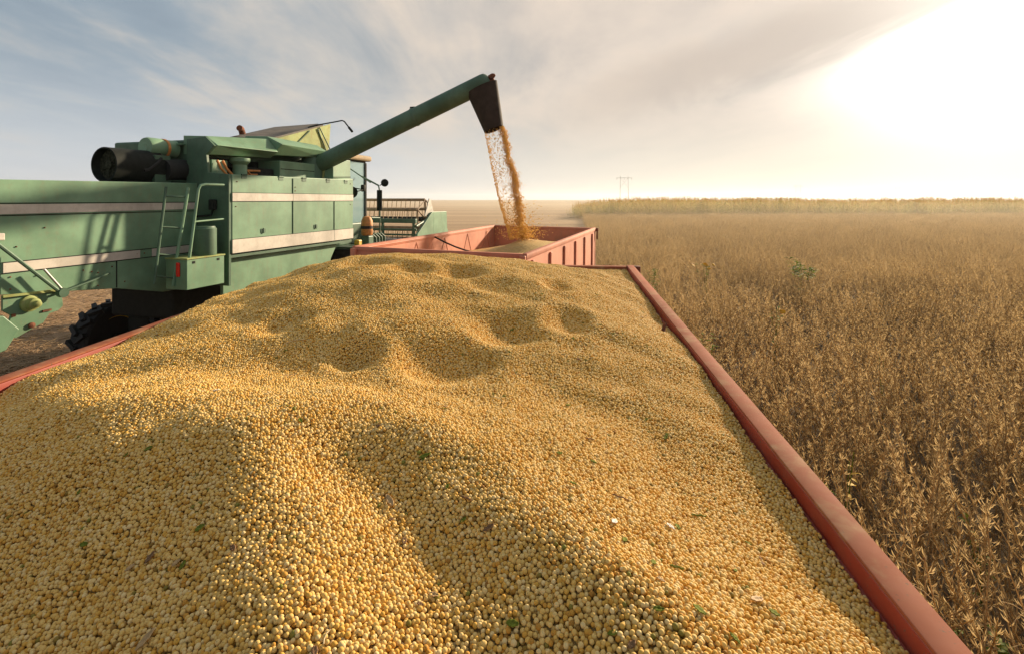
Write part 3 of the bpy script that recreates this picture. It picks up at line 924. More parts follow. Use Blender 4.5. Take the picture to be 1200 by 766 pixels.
TR1, ROT1 = trailer_frame((0, 0, HC - .53), rad(5.4), rad(1.94), 0, HC - .53)
ZR1 = HC - .53
XL1, XR1, Y01, Y11 = -1.54, .459, -1.1, 3.32
t1 = build_trailer('red grain trailer with worn top rails heaped full of pale soybeans', TR1, ROT1, XL1, XR1, Y01, Y11, ZR1, RED, RED_TOP, .02, .085)
TR2, ROT2 = trailer_frame((-1.762, 5.658, 2.085), rad(17.6), rad(.2), rad(.6), 2.085)
t2 = build_trailer('faded salmon grain trailer being filled by the auger, far end of the pair', TR2, ROT2, 0, 2.0, 0, 4.62, 2.085, SALMON, SALMON, .03, .06)
pts = []
for i in range(13):
    f = i / 12
    pts.append(Vector((.03 + f * 1.93, 1.95 + f * .3, 2.05 - .26 * (1 - (2 * f - 1) ** 2))))
MB().tube(pts, .012, 8).build('tie_cable', DARK, t2, 40)
MB().tube([(1.0, -.04, 1.0), (1.0, -.9, .82), (1.0, -1.45, .80)], .05, 10).tube([(.6, -.02, 1.0), (1.0, -.9, .82)], .035, 8).tube([(1.4, -.02, 1.0), (1.0, -.9, .82)], .035, 8).build('drawbar', RED, t2, 40)
MB().tube([(XR1 - .03, 1.90, ZR1 - .05), (XR1 - .075, 1.90, ZR1 - .035), (XR1 - .085, 1.915, ZR1 - .01), (XR1 - .075, 1.93, ZR1 + .012)], .007, 8).box(XR1 - .055, XR1 - .036, 1.86, 1.94, ZR1 - .07, ZR1 - .03, .003).build('rope_hook', RUST, t1, 40)


# ------------------------------------------------------------------ the heap of soybeans in the near trailer
def seg_dist(x, y, pl):
    """distance to a polyline and signed side (positive to the right when walking along it)"""
    best = np.full(np.shape(x), 9.0)
    side = np.zeros(np.shape(x))
    for (ax, ay), (bx, by) in zip(pl[:-1], pl[1:]):
        dx, dy = bx - ax, by - ay
        L2 = dx * dx + dy * dy
        tt = np.clip(((x - ax) * dx + (y - ay) * dy) / L2, 0, 1)
        px, py = x - (ax + tt * dx), y - (ay + tt * dy)
        d = np.hypot(px, py)
        s = dx * py - dy * px
        m = d < best
        side = np.where(m, -np.sign(s), side)
        best = np.where(m, d, best)
    return best, side


def sstep(x, a, b):
    t = np.clip((x - a) / (b - a), 0, 1)
    return t * t * (3 - 2 * t)


PITS = [  # x, y, half width across, half width along, depth
    (-.30, 1.36, .115, .11, .034), (-.55, 1.36, .065, .075, .024), (-.165, 1.63, .125, .12, .034), (.02, 1.74, .075, .12, .034),
    (-.44, 2.20, .10, .10, .034), (-.88, 1.58, .075, .08, .020), (-.86, 2.26, .12, .10, .030), (-.63, 2.17, .09, .08, .028),
    (-.02, 2.15, .06, .09, .026), (-.24, 2.02, .10, .08, .018), (.13, 1.35, .09, .07, .010), (-.50, 1.85, .10, .08, .010)]


def heap(x, y):
    """height of the bean surface over the rail plane, trailer axes"""
    base = .022 + .128 * sstep(y, .75, 2.45) - .02 * sstep(y, 2.5, 3.2)
    base = base - .026 * np.exp(-((y - 1.25) / .16) ** 2) * sstep(-x, -.35, .2)
    base = base + .025 * np.exp(-((x + .75) / .5) ** 2) * sstep(y, 1.1, 2.2)
    # fall towards the walls
    dr = np.clip(XR1 - .04 - x, 0, None)
    dl = np.clip(x - XL1 - .04, 0, None)
    df = np.clip(Y11 - .04 - y, 0, None)
    er = 1 - np.exp(-(dr / .32) ** 1.2)
    el = 1 - np.exp(-(dl / .34) ** 1.2)
    ef = 1 - np.exp(-(df / .38) ** 1.3)
    lift = .012 + .062 * sstep(y, 1.55, 2.35)
    base = base + .035 * np.exp(-((x + .95) / .38) ** 2) * sstep(y, 1.5, 2.4)
    z = -.030 + (base + .030) * er * el * ef + lift * (1 - el) * ef
    # two tongues running towards the camera with a gully between them
    d, s = seg_dist(x, y, [(-1.45, .86), (-1.0, .94), (-.72, .96), (-.56, .80), (-.44, .60), (-.34, .42), (-.27, .2)])
    wd = .34
    z = z + .066 * np.exp(-(d / wd) ** 1.8) * sstep(y, -.1, .4) * el
    d, s = seg_dist(x, y, [(-.48, .97), (-.28, .92), (-.08, .83), (.045, .68), (.13, .54), (.19, .3)])
    wd = .17
    z = z + .044 * np.exp(-(d / wd) ** 1.5) * sstep(y, .1, .5)
    d, s = seg_dist(x, y, [(-.38, .88), (-.22, .70), (-.08, .52), (.0, .3)])
    z = z - .034 * np.exp(-(d / .11) ** 2)
    # near-left shoulder falls away towards the camera
    z = z - .15 * sstep(-(x + .42) * .45 - (y - .86), .0, .62) * sstep(-x, .05, .6)
    d, s = seg_dist(x, y, [(-.60, 1.52), (-.47, 1.36), (-.40, 1.22)])
    z = z + .014 * np.exp(-(d / .045) ** 2)
    for px, py, wx, wy, dp in PITS:
        r2 = ((x - px) / wx) ** 2 + ((y - py) / wy) ** 2
        z = z - 1.15 * dp * np.exp(-(r2 * 1.1) ** 1.2) + dp * .16 * np.exp(-((np.sqrt(r2) - 1.35) / .40) ** 2)
    z = z + .012 * sines(x, y, 3, 12, .8, 3.0) + .005 * sines(x, y, 4, 12, 3, 9)
    return z


def in_frame(P, margin=40, zmax=99):
    W = P @ np.array(ROT1.transposed()) + np.array(TR1)
    px = 600 + 600 * W[:, 0] / W[:, 1]
    py = 234 - 600 * (W[:, 2] - HC) / W[:, 1]
    ok = (W[:, 1] > .15) & (px > -margin) & (px < 1200 + margin) & (py < 766 + margin)
    return ok, W, px, py


def bean_mesh(name, sub, sq):
    bm = bmesh.new()
    bmesh.ops.create_icosphere(bm, subdivisions=sub, radius=1)
    for v in bm.verts:
        v.co.x *= sq[0]
        v.co.y *= sq[1]
        v.co.z *= sq[2]
        if v.co.x > .6:
            v.co.x -= (v.co.x - .6) * .18
    me = bpy.data.meshes.new(name)
    bm.to_mesh(me)
    bm.free()
    me.materials.append(BEAN)
    me.shade_smooth()
    return me


def build_heap():
    D = .0060                               # bean diameter
    xs = np.linspace(XL1 + .036, XR1 - .036, 200)
    ys = np.concatenate([np.linspace(-.9, 0, 40)[:-1], np.linspace(0, Y11 - .037, 330)])
    X, Y = np.meshgrid(xs, ys)
    Z = heap(X, Y) - D * 1.15 + ZR1
    V = np.stack([X, Y, Z], -1).reshape(-1, 3)
    nx, ny = len(xs), len(ys)
    i = np.arange((ny - 1) * (nx - 1))
    r, c = i // (nx - 1), i % (nx - 1)
    a = r * nx + c
    Fs = np.stack([a, a + 1, a + nx + 1, a + nx], -1)
    # closely packed beans: two jittered hexagonal layers
    layers, sizes = [], []
    for ya, yb, Dz in ((-.25, 1.45, D), (1.45, Y11 - .045, D * 1.12)):
        for layer, (dz, sp) in enumerate(((0.0, 1.05), (-.75, 1.05))):
            s = Dz * sp
            gx = np.arange(XL1 + .045, XR1 - .045, s)
            gy = np.arange(ya, yb, s * .866)
            GX, GY = np.meshgrid(gx, gy)
            GX = GX + (np.arange(len(gy)) % 2)[:, None] * s * .5 + layer * s * .4
            GX = GX + rng.uniform(-.32, .32, GX.shape) * s
            GY = GY + rng.uniform(-.32, .32, GY.shape) * s + layer * s * .3
            x, y = GX.ravel(), GY.ravel()
            z = heap(x, y) + (dz + rng.uniform(-.30, .26, x.shape)) * Dz * .8
            layers.append(np.stack([x, y, z + ZR1], -1))
            sizes.append(np.full(len(x), Dz))
    DS = np.concatenate(sizes)
    P = np.vstack(layers)
    ok = (P[:, 0] > XL1 + .045) & (P[:, 0] < XR1 - .045)
    P, DS = P[ok], DS[ok]
    ok, W, px, py = in_frame(P, 260)
    P, DS = P[ok], DS[ok]
    n = len(P)
    rot = rng.uniform(0, 6.283, (n, 3)).astype(np.float32)
    s = (DS / 2) * np.clip(rng.normal(1.0, .11, n), .72, 1.32)
    scl = np.stack([s, s, s], -1).astype(np.float32)
    # the 300 beans nearest the viewer are objects of their own
    ok, W, px, py = in_frame(P, -4)
    dist = np.linalg.norm(W - np.array([0, 0, HC]), axis=1)
    top = ok & (py < 762) & (np.arange(n) < n)
    hz = heap(P[:, 0], P[:, 1]) + ZR1
    top &= (P[:, 2] - hz) > -.25 * D
    order = np.argsort(np.where(top, dist, 99))[:300]
    near = order[top[order]]
    kinds = [bpy.data.objects.new('soybean_kind', bean_mesh('bean_shape', 3 if k < 3 else 2, q)) for k, q in enumerate(((1.0, .95, .92), (1.07, .95, .91), (.98, .99, .96)))]
    for k, j in enumerate(near):
        o = bpy.data.objects.new('soybean', kinds[k % 3].data)
        col.objects.link(o)
        o.matrix_world = Matrix.Translation(Vector(W[j])) @ ROT1.to_4x4() @ Euler(rot[j]).to_matrix().to_4x4() @ Matrix.Diagonal((*[float(q) for q in scl[j]], 1))
        tag(o, 'pale yellow round soybean on the nearest slope of the heap, close to the camera', 'soybean', 'nearest soybeans on the front slope of the heap')
    keep = np.ones(n, bool)
    keep[near] = False
    P, rot, scl = P[keep], rot[keep], scl[keep]
    pick = rng.integers(0, 3, len(P)).astype(np.int32)
    me = cloud_mesh('soybean_heap', V, Fs, BED, P, pick, rot, scl)
    o = bpy.data.objects.new('soybean_heap', me)
    col.objects.link(o)
    o.location = TR1
    o.rotation_euler = ROT1.to_euler()
    tag(o, 'heap of loose pale yellow soybeans filling the red trailer', 'soybeans', kind='stuff')
    scatter_modifier(o, kinds)
    return o


build_heap()


def heap_world(x, y, dz=0.0):
    p = np.array([[x, y, float(heap(np.array(x), np.array(y))) + ZR1 + dz]])
    return Vector((p @ np.array(ROT1.transposed()) + np.array(TR1))[0])


# beans lying in the far trailer, and the falling stream
def build_far_beans():
    xs = np.linspace(.036, 1.964, 120)
    ys = np.linspace(.05, 4.57, 220)
    X, Y = np.meshgrid(xs, ys)
    peak = ROT2.transposed() @ (Vector((.19, 8.7, 2.0)) - TR2)
    r = np.hypot(X - peak.x, (Y - peak.y) * .9)
    Z = 1.60 + .33 * np.exp(-(r / .75) ** 1.1) + .16 * sstep(X, .6, 1.9) + .02 * sines(X, Y, 8, 12, .6, 3) + .004 * sines(X, Y, 9, 14, 10, 30)
    V = np.stack([X, Y, Z], -1).reshape(-1, 3)
    nx, ny = len(xs), len(ys)
    i = np.arange((ny - 1) * (nx - 1))
    a = i // (nx - 1) * nx + i % (nx - 1)
    me = np_mesh('soybean_heap', V, np.stack([a, a + 1, a + nx + 1, a + nx], -1), BED, smooth=True)
    o = bpy.data.objects.new('soybean_heap', me)
    col.objects.link(o)
    o.location = TR2
    o.rotation_euler = ROT2.to_euler()
    tag(o, 'soybeans piling up inside the far salmon trailer under the falling stream', 'soybeans', kind='stuff')
    # stream: a dense ribbon on the right and a thin curtain on the left
    n1, n2, n3 = 7600, 1500, 800
    def path(t, pts):
        q = np.array(pts)
        tt = np.linspace(0, 1, len(q))
        return np.stack([np.interp(t, tt, q[:, k]) for k in range(2)], -1)
    right = [(-.175, 3.84), (-.10, 3.55), (-.03, 3.22), (.04, 2.95), (.075, 2.70), (.12, 2.45), (.155, 2.2), (.19, 1.93)]
    left = [(-.46, 3.74), (-.40, 3.45), (-.345, 3.15), (-.28, 2.85), (-.21, 2.55), (-.14, 2.3), (-.08, 2.1), (-.03, 1.92)]
    t = rng.uniform(0, 1, n1)
    p1 = path(t, right)
    wob = .016 * np.sin(t * 17 + .6) * np.sin(t * 5) + .010 * np.sin(t * 41 + 1) * t
    p1[:, 0] += rng.normal(0, 1, n1) * (.021 + .020 * t + .014 * np.sin(t * 29) ** 2) + wob
    t2 = rng.uniform(0, 1, n2)
    f = rng.beta(.75, 1.0, n2)[:, None]
    p2 = path(t2, left) * (1 - f) + path(t2, right) * f
    t3 = rng.uniform(0, 1, n3) ** .7
    p3 = path(t3, left)
    p3[:, 0] += np.abs(rng.normal(0, .03, n3)) - .01
    p = np.vstack([p1, p2, p3])
    n = len(p)
    yy = 8.70 + np.concatenate([rng.normal(0, .05, n1), rng.uniform(-.15, .15, n2), rng.normal(0, .08, n3)])
    P = np.stack([p[:, 0], yy, p[:, 1]], -1)
    # splash around the foot
    m = 1100
    S = np.stack([.17 + rng.normal(0, .17, m), 8.70 + rng.normal(0, .2, m), 1.93 + np.abs(rng.normal(0, .22, m))], -1)
    P = np.vstack([P, S])
    n = len(P)
    fm = bean_mesh('falling_bean_shape', 1, (1, .9, .9))
    fm.materials[0] = FALL
    k1 = bpy.data.objects.new('falling_bean', fm)
    s = .0066 * rng.uniform(.8, 1.3, n)
    s[n1:] *= 1.15
    me = cloud_mesh('soybean_stream', np.zeros((0, 3)), [], BEAN, P, np.zeros(n, np.int32), rng.uniform(0, 6.28, (n, 3)), np.stack([s, s, s], -1))
    o = bpy.data.objects.new('soybean_stream', me)
    col.objects.link(o)
    tag(o, 'stream of golden soybeans pouring from the spout into the far trailer', 'soybeans', kind='stuff')
    scatter_modifier(o, [k1], keep_mesh=False)


build_far_beans()


# ------------------------------------------------------------------ standing crop
class Plant:
    """numpy collector for thin plant pieces (triangles) with a tone per vertex"""
    def __init__(self, r):
        self.r, self.V, self.F, self.T, self.n = r, [], [], [], 0

    def add(self, V, F, t):
        V = np.asarray(V, float)
        self.V.append(V)
        self.F.append(np.asarray(F, int) + self.n)
        self.T.append(np.full(len(V), t))
        self.n += len(V)

    def stem(self, pts, r0, r1, t):
        pts = np.asarray(pts, float)
        m = len(pts)
        ang = np.arange(3) * 2.094
        d = pts[-1] - pts[0]
        d = d / (np.linalg.norm(d) + 1e-9)
        a = np.cross(d, (.3, .9, .1))
        a /= np.linalg.norm(a)
        b = np.cross(d, a)
        V = []
        for i, p in enumerate(pts):
            rr = r0 + (r1 - r0) * i / (m - 1)
            V += [p + (a * math.cos(q) + b * math.sin(q)) * rr for q in ang]
        F = []
        for i in range(m - 1):
            for k in range(3):
                u, v = i * 3 + k, i * 3 + (k + 1) % 3
                F += [(u, v, v + 3), (u, v + 3, u + 3)]
        self.add(V, F, t)

    def pod(self, p, d, ln, w, t):
        """curved, flattened spindle"""
        d = d / np.linalg.norm(d)
        a = np.cross(d, (.2, .1, 1.0))
        a /= np.linalg.norm(a) + 1e-9
        b = np.cross(d, a)
        q = p + d * ln * .62 - np.array((0, 0, 1)) * ln * .10
        tip = p + d * ln + np.array((0, 0, 1)) * ln * .10
        V = [p, q + a * w, q - a * w * .5 + b * w * .6, q - a * w * .5 - b * w * .6, tip]
        F = [(0, 1, 2), (0, 3, 1), (4, 2, 1), (4, 1, 3)]
        self.add(V, F, t)

    def leaf(self, p, d, ln, w, t, fold=.25, droop=.2):
        d = d / np.linalg.norm(d)
        a = np.cross(d, (0, 0, 1.0))
        a /= np.linalg.norm(a) + 1e-9
        n = np.cross(a, d)
        z = np.array((0, 0, 1.0))
        m1 = p + d * ln * .4 - z * ln * droop * .2
        m2 = p + d * ln * .75 - z * ln * droop * .5
        tip = p + d * ln - z * ln * droop
        V = [p, m1 + a * w + n * w * fold, m1, m1 - a * w + n * w * fold, m2 + a * w * .7 + n * w * fold, m2, m2 - a * w * .7 + n * w * fold, tip]
        F = [(0, 2, 1), (0, 3, 2), (1, 2, 5), (1, 5, 4), (2, 3, 6), (2, 6, 5), (4, 5, 7), (5, 6, 7)]
        self.add(V, F, t)

    def mesh(self, name, mat):
        return np_mesh(name, np.vstack(self.V), np.vstack(self.F), mat, np.concatenate(self.T))


def soy_into(pl, ox, oy, rich=1.0):
    r = pl.r
    h = r.uniform(.60, 1.04)
    lean = np.array((r.normal(.24, .18), r.normal(.12, .16), 0))
    base = np.array((ox, oy, 0.0))
    tone = r.uniform(.35, .75)

    def axis(b, top, nseg, bend):
        f = np.linspace(0, 1, nseg)[:, None]
        p = b + (top - b) * f
        p[:, :2] += bend * (f ** 2) + r.normal(0, .006, (nseg, 2))
        return p
    main = axis(base, base + np.array((0, 0, h)) + lean * h, 8, r.normal(0, .05, 2))
    pl.stem(main, .0066, .0032, tone)

    def nodes(ax, f0, step):
        m = len(ax) - 1
        L = np.linalg.norm(ax[-1] - ax[0])
        s = f0 * L
        while s < L:
            q = s / L * m
            i = min(int(q), m - 1)
            p = ax[i] + (ax[i + 1] - ax[i]) * (q - i)
            az = r.uniform(0, 6.28)
            for _ in range(r.integers(2, 5) if r.random() < rich else 1):
                az += r.normal(0, .7)
                up = r.normal(.85, .5)
                d = np.array((math.cos(az), math.sin(az), up))
                pl.pod(p, d, r.uniform(.026, .042), r.uniform(.0028, .0044), float(np.clip(tone + r.normal(.1, .22), 0, 1)))
            s += step * r.uniform(.7, 1.4)
        pl.pod(ax[-1], ax[-1] - ax[-2], .035, .005, tone)
    nodes(main, .22, .036)
    for _ in range(r.integers(3, 6)):
        k = r.integers(1, 4)
        az = r.uniform(0, 6.28)
        ln = r.uniform(.28, .52)
        sp = r.uniform(.35, .75)
        top = main[k] + np.array((math.cos(az) * sp * ln, math.sin(az) * sp * ln, ln * r.uniform(.7, 1.0)))
        br = axis(main[k], top, 5, r.normal(0, .03, 2))
        pl.stem(br, .0046, .0024, tone)
        nodes(br, .22, .038)
    # bare leaf stalks and a few curled dead leaves
    for _ in range(r.integers(2, 5)):
        k = r.integers(2, 7)
        az = r.uniform(0, 6.28)
        e = main[k] + np.array((math.cos(az), math.sin(az), r.uniform(-.2, .7))) * r.uniform(.06, .16)
        pl.stem([main[k], (main[k] + e) / 2 + (0, 0, .01), e], .0016, .0010, tone)
    if r.random() < .5:
        k = r.integers(1, 5)
        az = r.uniform(0, 6.28)
        pl.leaf(main[k], np.array((math.cos(az), math.sin(az), -.3)), r.uniform(.05, .08), .02, r.uniform(0, .6), .7, .5)


def soy_patch(seed, size, count):
    r = np.random.default_rng(seed)
    pl = Plant(r)
    rows = 3
    for k in range(count):
        soy_into(pl, (k % rows + .5) / rows * size - size / 2 + r.normal(0, .10), r.uniform(-size / 2, size / 2))
    # fallen leaves and stalks at the foot
    for _ in range(26):
        az = r.uniform(0, 6.28)
        p = np.array((r.uniform(-size / 2, size / 2), r.uniform(-size / 2, size / 2), r.uniform(.02, .25)))
        pl.stem([p, p + np.array((math.cos(az), math.sin(az), r.normal(.2, .4))) * r.uniform(.1, .3)], .002, .0012, r.uniform(0, .7))
    return pl.mesh('soy_patch_shape', SOY)


def build_soy():
    r = np.random.default_rng(21)
    kinds = []
    for k in range(8):
        pl = Plant(np.random.default_rng(100 + k))
        soy_into(pl, 0, 0)
        kinds.append(bpy.data.objects.new('plant_kind', pl.mesh('soybean_plant_shape', SOY)))
    for k in range(6):
        kinds.append(bpy.data.objects.new('patch_kind', soy_patch(200 + k, 1.2, 25)))
    # single plants in the near wedge
    NEAR = 6.6
    pts = []
    y = -.6
    while y < NEAR:
        x = edge_x(y) + .08
        while x < y * 1.08 + 2.0:
            pts.append((x + r.normal(0, .05), y + r.normal(0, .07), .004))
            x += .19
        y += .19
    pts = np.array(pts)
    dist = np.linalg.norm(pts - np.array((0, 0, HC - .8)), axis=1)
    top = pts + np.array((0, 0, .75))
    px = 600 + 600 * top[:, 0] / np.maximum(top[:, 1], .05)
    py = 234 - 600 * (top[:, 2] - HC) / np.maximum(top[:, 1], .05)
    # hidden behind the near rail unless right of it in the picture
    rail = 740 + (py - 308) / 1.155
    vis = (pts[:, 1] > .5) & (px < 1196) & (py < 762) & (px > rail + 4)
    order = np.argsort(np.where(vis, dist, 99))[:300]
    near = order[vis[order]]
    for k, j in enumerate(near):
        o = bpy.data.objects.new('soybean_plant', kinds[k % 8].data)
        col.objects.link(o)
        o.location = pts[j]
        o.rotation_euler = (0, 0, float(r.uniform(-.9, .9)))
        s = float(r.uniform(.85, 1.12))
        o.scale = (s, s, s)
        tag(o, 'dry brown soybean plant with ripe pods in the nearest rows beside the red trailer rail', 'soybean plant', 'nearest dry soybean plants beside the trailer')
    keep = np.ones(len(pts), bool)
    keep[near] = False
    P = [pts[keep]]
    pick = [r.integers(0, 8, keep.sum())]
    rot = [np.stack([np.zeros(keep.sum()), np.zeros(keep.sum()), r.uniform(-.9, .9, keep.sum())], -1)]
    scl = [np.repeat(r.uniform(.85, 1.12, keep.sum())[:, None], 3, 1)]
    # patches out to the maize
    g = 1.12
    q = []
    y = NEAR + .5
    while y < 66.5:
        x = edge_x(y) + .55
        while x < y * 1.06 + 3.5:
            q.append((x, y, .004))
            x += g
        y += g
    q = np.array(q)
    n = len(q)
    q[:, :2] += r.normal(0, .08, (n, 2))
    P.append(q)
    pick.append(r.integers(8, 14, n))
    rot.append(np.stack([np.zeros(n), np.zeros(n), r.integers(0, 2, n) * math.pi + r.normal(-.13, .12, n)], -1))
    hs = r.uniform(.88, 1.08, n) * (1 + .06 * sines(q[:, 0], q[:, 1], 5, 8, .05, .2))
    scl.append(np.stack([np.ones(n), np.ones(n), hs], -1))
    me = cloud_mesh('soybean_crop', np.zeros((0, 3)), [], SOY, np.vstack(P), np.concatenate(pick).astype(np.int32), np.vstack(rot), np.vstack(scl))
    o = bpy.data.objects.new('soybean_crop', me)
    col.objects.link(o)
    tag(o, 'wide field of dry brown soybeans ready for harvest', 'soybean crop', kind='stuff')
    scatter_modifier(o, kinds, keep_mesh=False)


build_soy()


def build_corn():
    kinds = []
    for k in range(4):
        r = np.random.default_rng(300 + k)
        pl = Plant(r)
        for _ in range(26):
            x, y = r.uniform(-1.1, 1.1, 2)
            h = r.uniform(1.9, 2.95)
            b = np.array((x, y, 0.))
            ln = np.array((r.normal(0, .06), r.normal(0, .06), 1.0)) * h
            t0 = r.uniform(.1, .8)
            pl.stem([b, b + ln * .5, b + ln * .9], .014, .008, t0)
            for i in range(9):
                f = .2 + .075 * i
                az = r.uniform(0, 6.28)
                pl.leaf(b + ln * f, np.array((math.cos(az), math.sin(az), .8)), r.uniform(.5, .8), .04, float(np.clip(t0 + r.normal(0, .2), 0, 1)), .3, r.uniform(.3, .9))
            for i in range(5):
                az = r.uniform(0, 6.28)
                pl.stem([b + ln * .88, b + ln * 1.0 + np.array((math.cos(az), math.sin(az), .3)) * .12], .006, .003, .95)
        kinds.append(bpy.data.objects.new('maize_kind', pl.mesh('maize_patch_shape', CORN)))
    r = np.random.default_rng(31)
    q = []
    y = 68.0
    while y < 96:
        x = edge_x(y) - .2
        while x < y * 1.06 + 4:
            q.append((x, y, 0))
            x += 1.9
        y += 1.9 if y < 76 else 3.4
    q = np.array(q, float)
    n = len(q)
    q[:, 0] += r.normal(0, .4, n)
    q[:, 1] += r.normal(0, .4, n) + 2.2 * sines(q[:, 0], q[:, 0] * 0, 12, 8, .02, .12)
    hs = r.uniform(.82, 1.02, n) * (1 + .08 * sines(q[:, 0], q[:, 1], 6, 8, .02, .15)) * (.80 + .22 * sstep(q[:, 0] - edge_x(68.0), 0, 6))
    me = cloud_mesh('maize_crop', np.zeros((0, 3)), [], CORN, q, r.integers(0, 4, n).astype(np.int32),
                    np.stack([np.zeros(n), np.zeros(n), r.uniform(0, 6.28, n)], -1), np.stack([np.ones(n), np.ones(n), hs], -1))
    o = bpy.data.objects.new('maize_crop', me)
    col.objects.link(o)
    tag(o, 'tall ripening yellow green maize standing behind the soybean field', 'maize', kind='stuff')
    scatter_modifier(o, kinds, keep_mesh=False)


build_corn()


# weeds standing in the soybeans
def build_weed(x, y, h, spread, label, flowers=0, yellow=False, seed=1, stems=5, leaves=9, size=1.0):
    r = np.random.default_rng(seed)
    root = tag(empty('weed', (x, y, .004)), label, 'weed')
    st, lf = Plant(r), Plant(r)
    heads = []
    for k in range(stems):
        az = r.uniform(0, 6.28)
        top = np.array((math.cos(az) * spread * r.uniform(.3, 1), math.sin(az) * spread * r.uniform(.3, 1), h * r.uniform(.75, 1.05)))
        mid = top * np.array((.35, .35, .5))
        st.stem([np.zeros(3), mid, top], .007, .003, .5)
        heads.append(top)
        for i in range(leaves):
            f = r.uniform(.35, 1)
            p = mid + (top - mid) * f if f > .5 else mid * (f / .5)
            a2 = r.uniform(0, 6.28)
            lf.leaf(p, np.array((math.cos(a2), math.sin(a2), r.uniform(0, .7))), r.uniform(.05, .10) * size, r.uniform(.012, .024) * size, r.uniform(.1, 1), .3, .3)
    for pl, nm, mt in ((st, 'stem', WEED), (lf, 'foliage', YLEAF if yellow else WEED)):
        o = bpy.data.objects.new(nm, pl.mesh(nm, mt))
        col.objects.link(o)
        o.parent = root
    for k in range(flowers):
        p = heads[k % len(heads)] + r.normal(0, .05, 3)
        MB().lathe(p, (r.normal(0, .4), r.normal(0, .4) - .5, 1), [(0, .006), (.006, .040), (.014, .044), (.020, .018)], 10).build('flower', YLEAF, root, 40)
    return root


build_weed(6.75, 11.9, 1.2, .42, 'largest green leafy weed standing among the dry soybeans, far out in the field', seed=2, stems=11, leaves=14, size=1.7)
build_weed(4.55, 12.0, 1.12, .30, 'tall weed with several yellow flowers halfway out, left of the largest green weed', 6, seed=3)
build_weed(3.05, 11.3, 1.05, .20, 'light green weed standing behind the far corner of the near trailer', seed=4, size=1.2)
build_weed(4.03, 7.86, 1.02, .16, 'weed with a single bright orange yellow flower in the middle of the field', 1, seed=5, stems=4, leaves=5)
build_weed(2.40, 6.3, .98, .16, 'slender green weed close to the far half of the red rail', seed=6, stems=4, leaves=8)
build_weed(4.2, 5.8, 1.0, .10, 'small plant with orange yellow leaves right of the middle of the field', 0, True, seed=11, stems=2, leaves=3, size=.8)
build_weed(2.85, 3.1, .62, .14, 'dark green weed low in the gap at the lower right edge of the field', seed=7, stems=3, leaves=6, size=.8)
build_weed(2.25, 2.45, .50, .14, 'broad leaved green weed nearest the near end of the red rail', seed=8, stems=4, leaves=8, size=.9)
build_weed(2.2, 3.65, .72, .12, 'low green weed beside the yellowed soybean leaves at the red rail', seed=12, stems=3, leaves=7, size=.9)
build_weed(2.12, 3.3, .95, .08, 'wilted soybean with bright yellow leaves beside the red rail', 0, True, seed=9, stems=2, leaves=3, size=.9)


# straw litter on the harvested ground at the left
def build_litter():
    r = np.random.default_rng(41)
    pl = Plant(r)
    n = 34000
    for _ in range(n):
        y = r.uniform(2.5, 15)
        x = r.uniform(-1.25 * y - 1.0, edge_x(y) - .3)
        if r.random() > min(1, 9 / y ** 1.2):
            continue
        az, ln = r.uniform(0, 6.28), r.uniform(.05, .26)
        z0 = r.uniform(.005, .05)
        d = np.array((math.cos(az), math.sin(az), r.normal(0, .18))) * ln
        pl.stem([(x, y, z0), np.array((x, y, max(.005, z0))) + d], .0065, .005, r.uniform(0, 1))
    o = bpy.data.objects.new('straw_litter', pl.mesh('straw_litter', STRAW))
    col.objects.link(o)
    tag(o, 'chopped straw lying over the harvested ground', 'straw', kind='stuff')


build_litter()


PYLON = plain('haze_paled_pylon_steel', (.30, .28, .26), .8, 0, .1)  # steel colour lightened, distance haze put into it


# far things: power pylons and a strip of woodland
def build_pylon(px, Z, h, label):
    x = (px - 600) / 600 * Z
    root = tag(empty('power_pylon', (x, Z, 0)), label, 'pylon', 'portal pylons of the far power line')
    for s in (-1, 1):
        MB().tube([(s * 4.6, 0, 0), (s * 4.2, 0, h)], .28, 6, .18).build('pylon_post', PYLON, root)
    g = MB().tube([(-8.5, 0, h - 2.4), (8.5, 0, h - 2.4)], .22, 6)
    g.build('crossarm', PYLON, root)
    MB().tube([(-4.3, 0, h * .55), (4.2, 0, h - 2.4)], .09, 5).build('brace', PYLON, root)
    MB().tube([(4.3, 0, h * .55), (-4.2, 0, h - 2.4)], .09, 5).build('brace', PYLON, root)
    for q in (-8, 0, 8):
        MB().tube([(q, 0, h - 2.5), (q, 0, h - 4.6)], .16, 6).build('insulator', PYLON, root)


build_pylon(731.5, 560, 28.5, 'tallest and nearest twin-post pylon, above the maize beside the far trailer')
build_pylon(935.5, 900, 28.5, 'second faint twin-post pylon in the haze, above the far woodland strip')
build_pylon(1052, 1060, 28.5, 'third very faint twin-post pylon further right along the line')
build_pylon(1141, 1060, 28.5, 'rightmost very faint twin-post pylon under the bright sun glow')


def build_woods():
    r = np.random.default_rng(51)
    pl = Plant(r)
    for k in range(70):
        x0, y0 = r.uniform(620, 790), r.uniform(1380, 1440)
        h = r.uniform(5, 9.5)
        for _ in range(45):
            v = r.normal(0, 1, 3)
            v /= np.linalg.norm(v)
            p = np.array((x0, y0, h * .55)) + v * np.array((3.2, 3.2, h * .45)) * r.uniform(.5, 1)
            pl.leaf(p, r.normal(0, 1, 3), 2.4, .8, r.uniform(0, 1))
    o = bpy.data.objects.new('woods', pl.mesh('woods', WEED))
    col.objects.link(o)
    tag(o, 'low far-off strip of woodland on the horizon', 'woodland', kind='stuff')


build_woods()


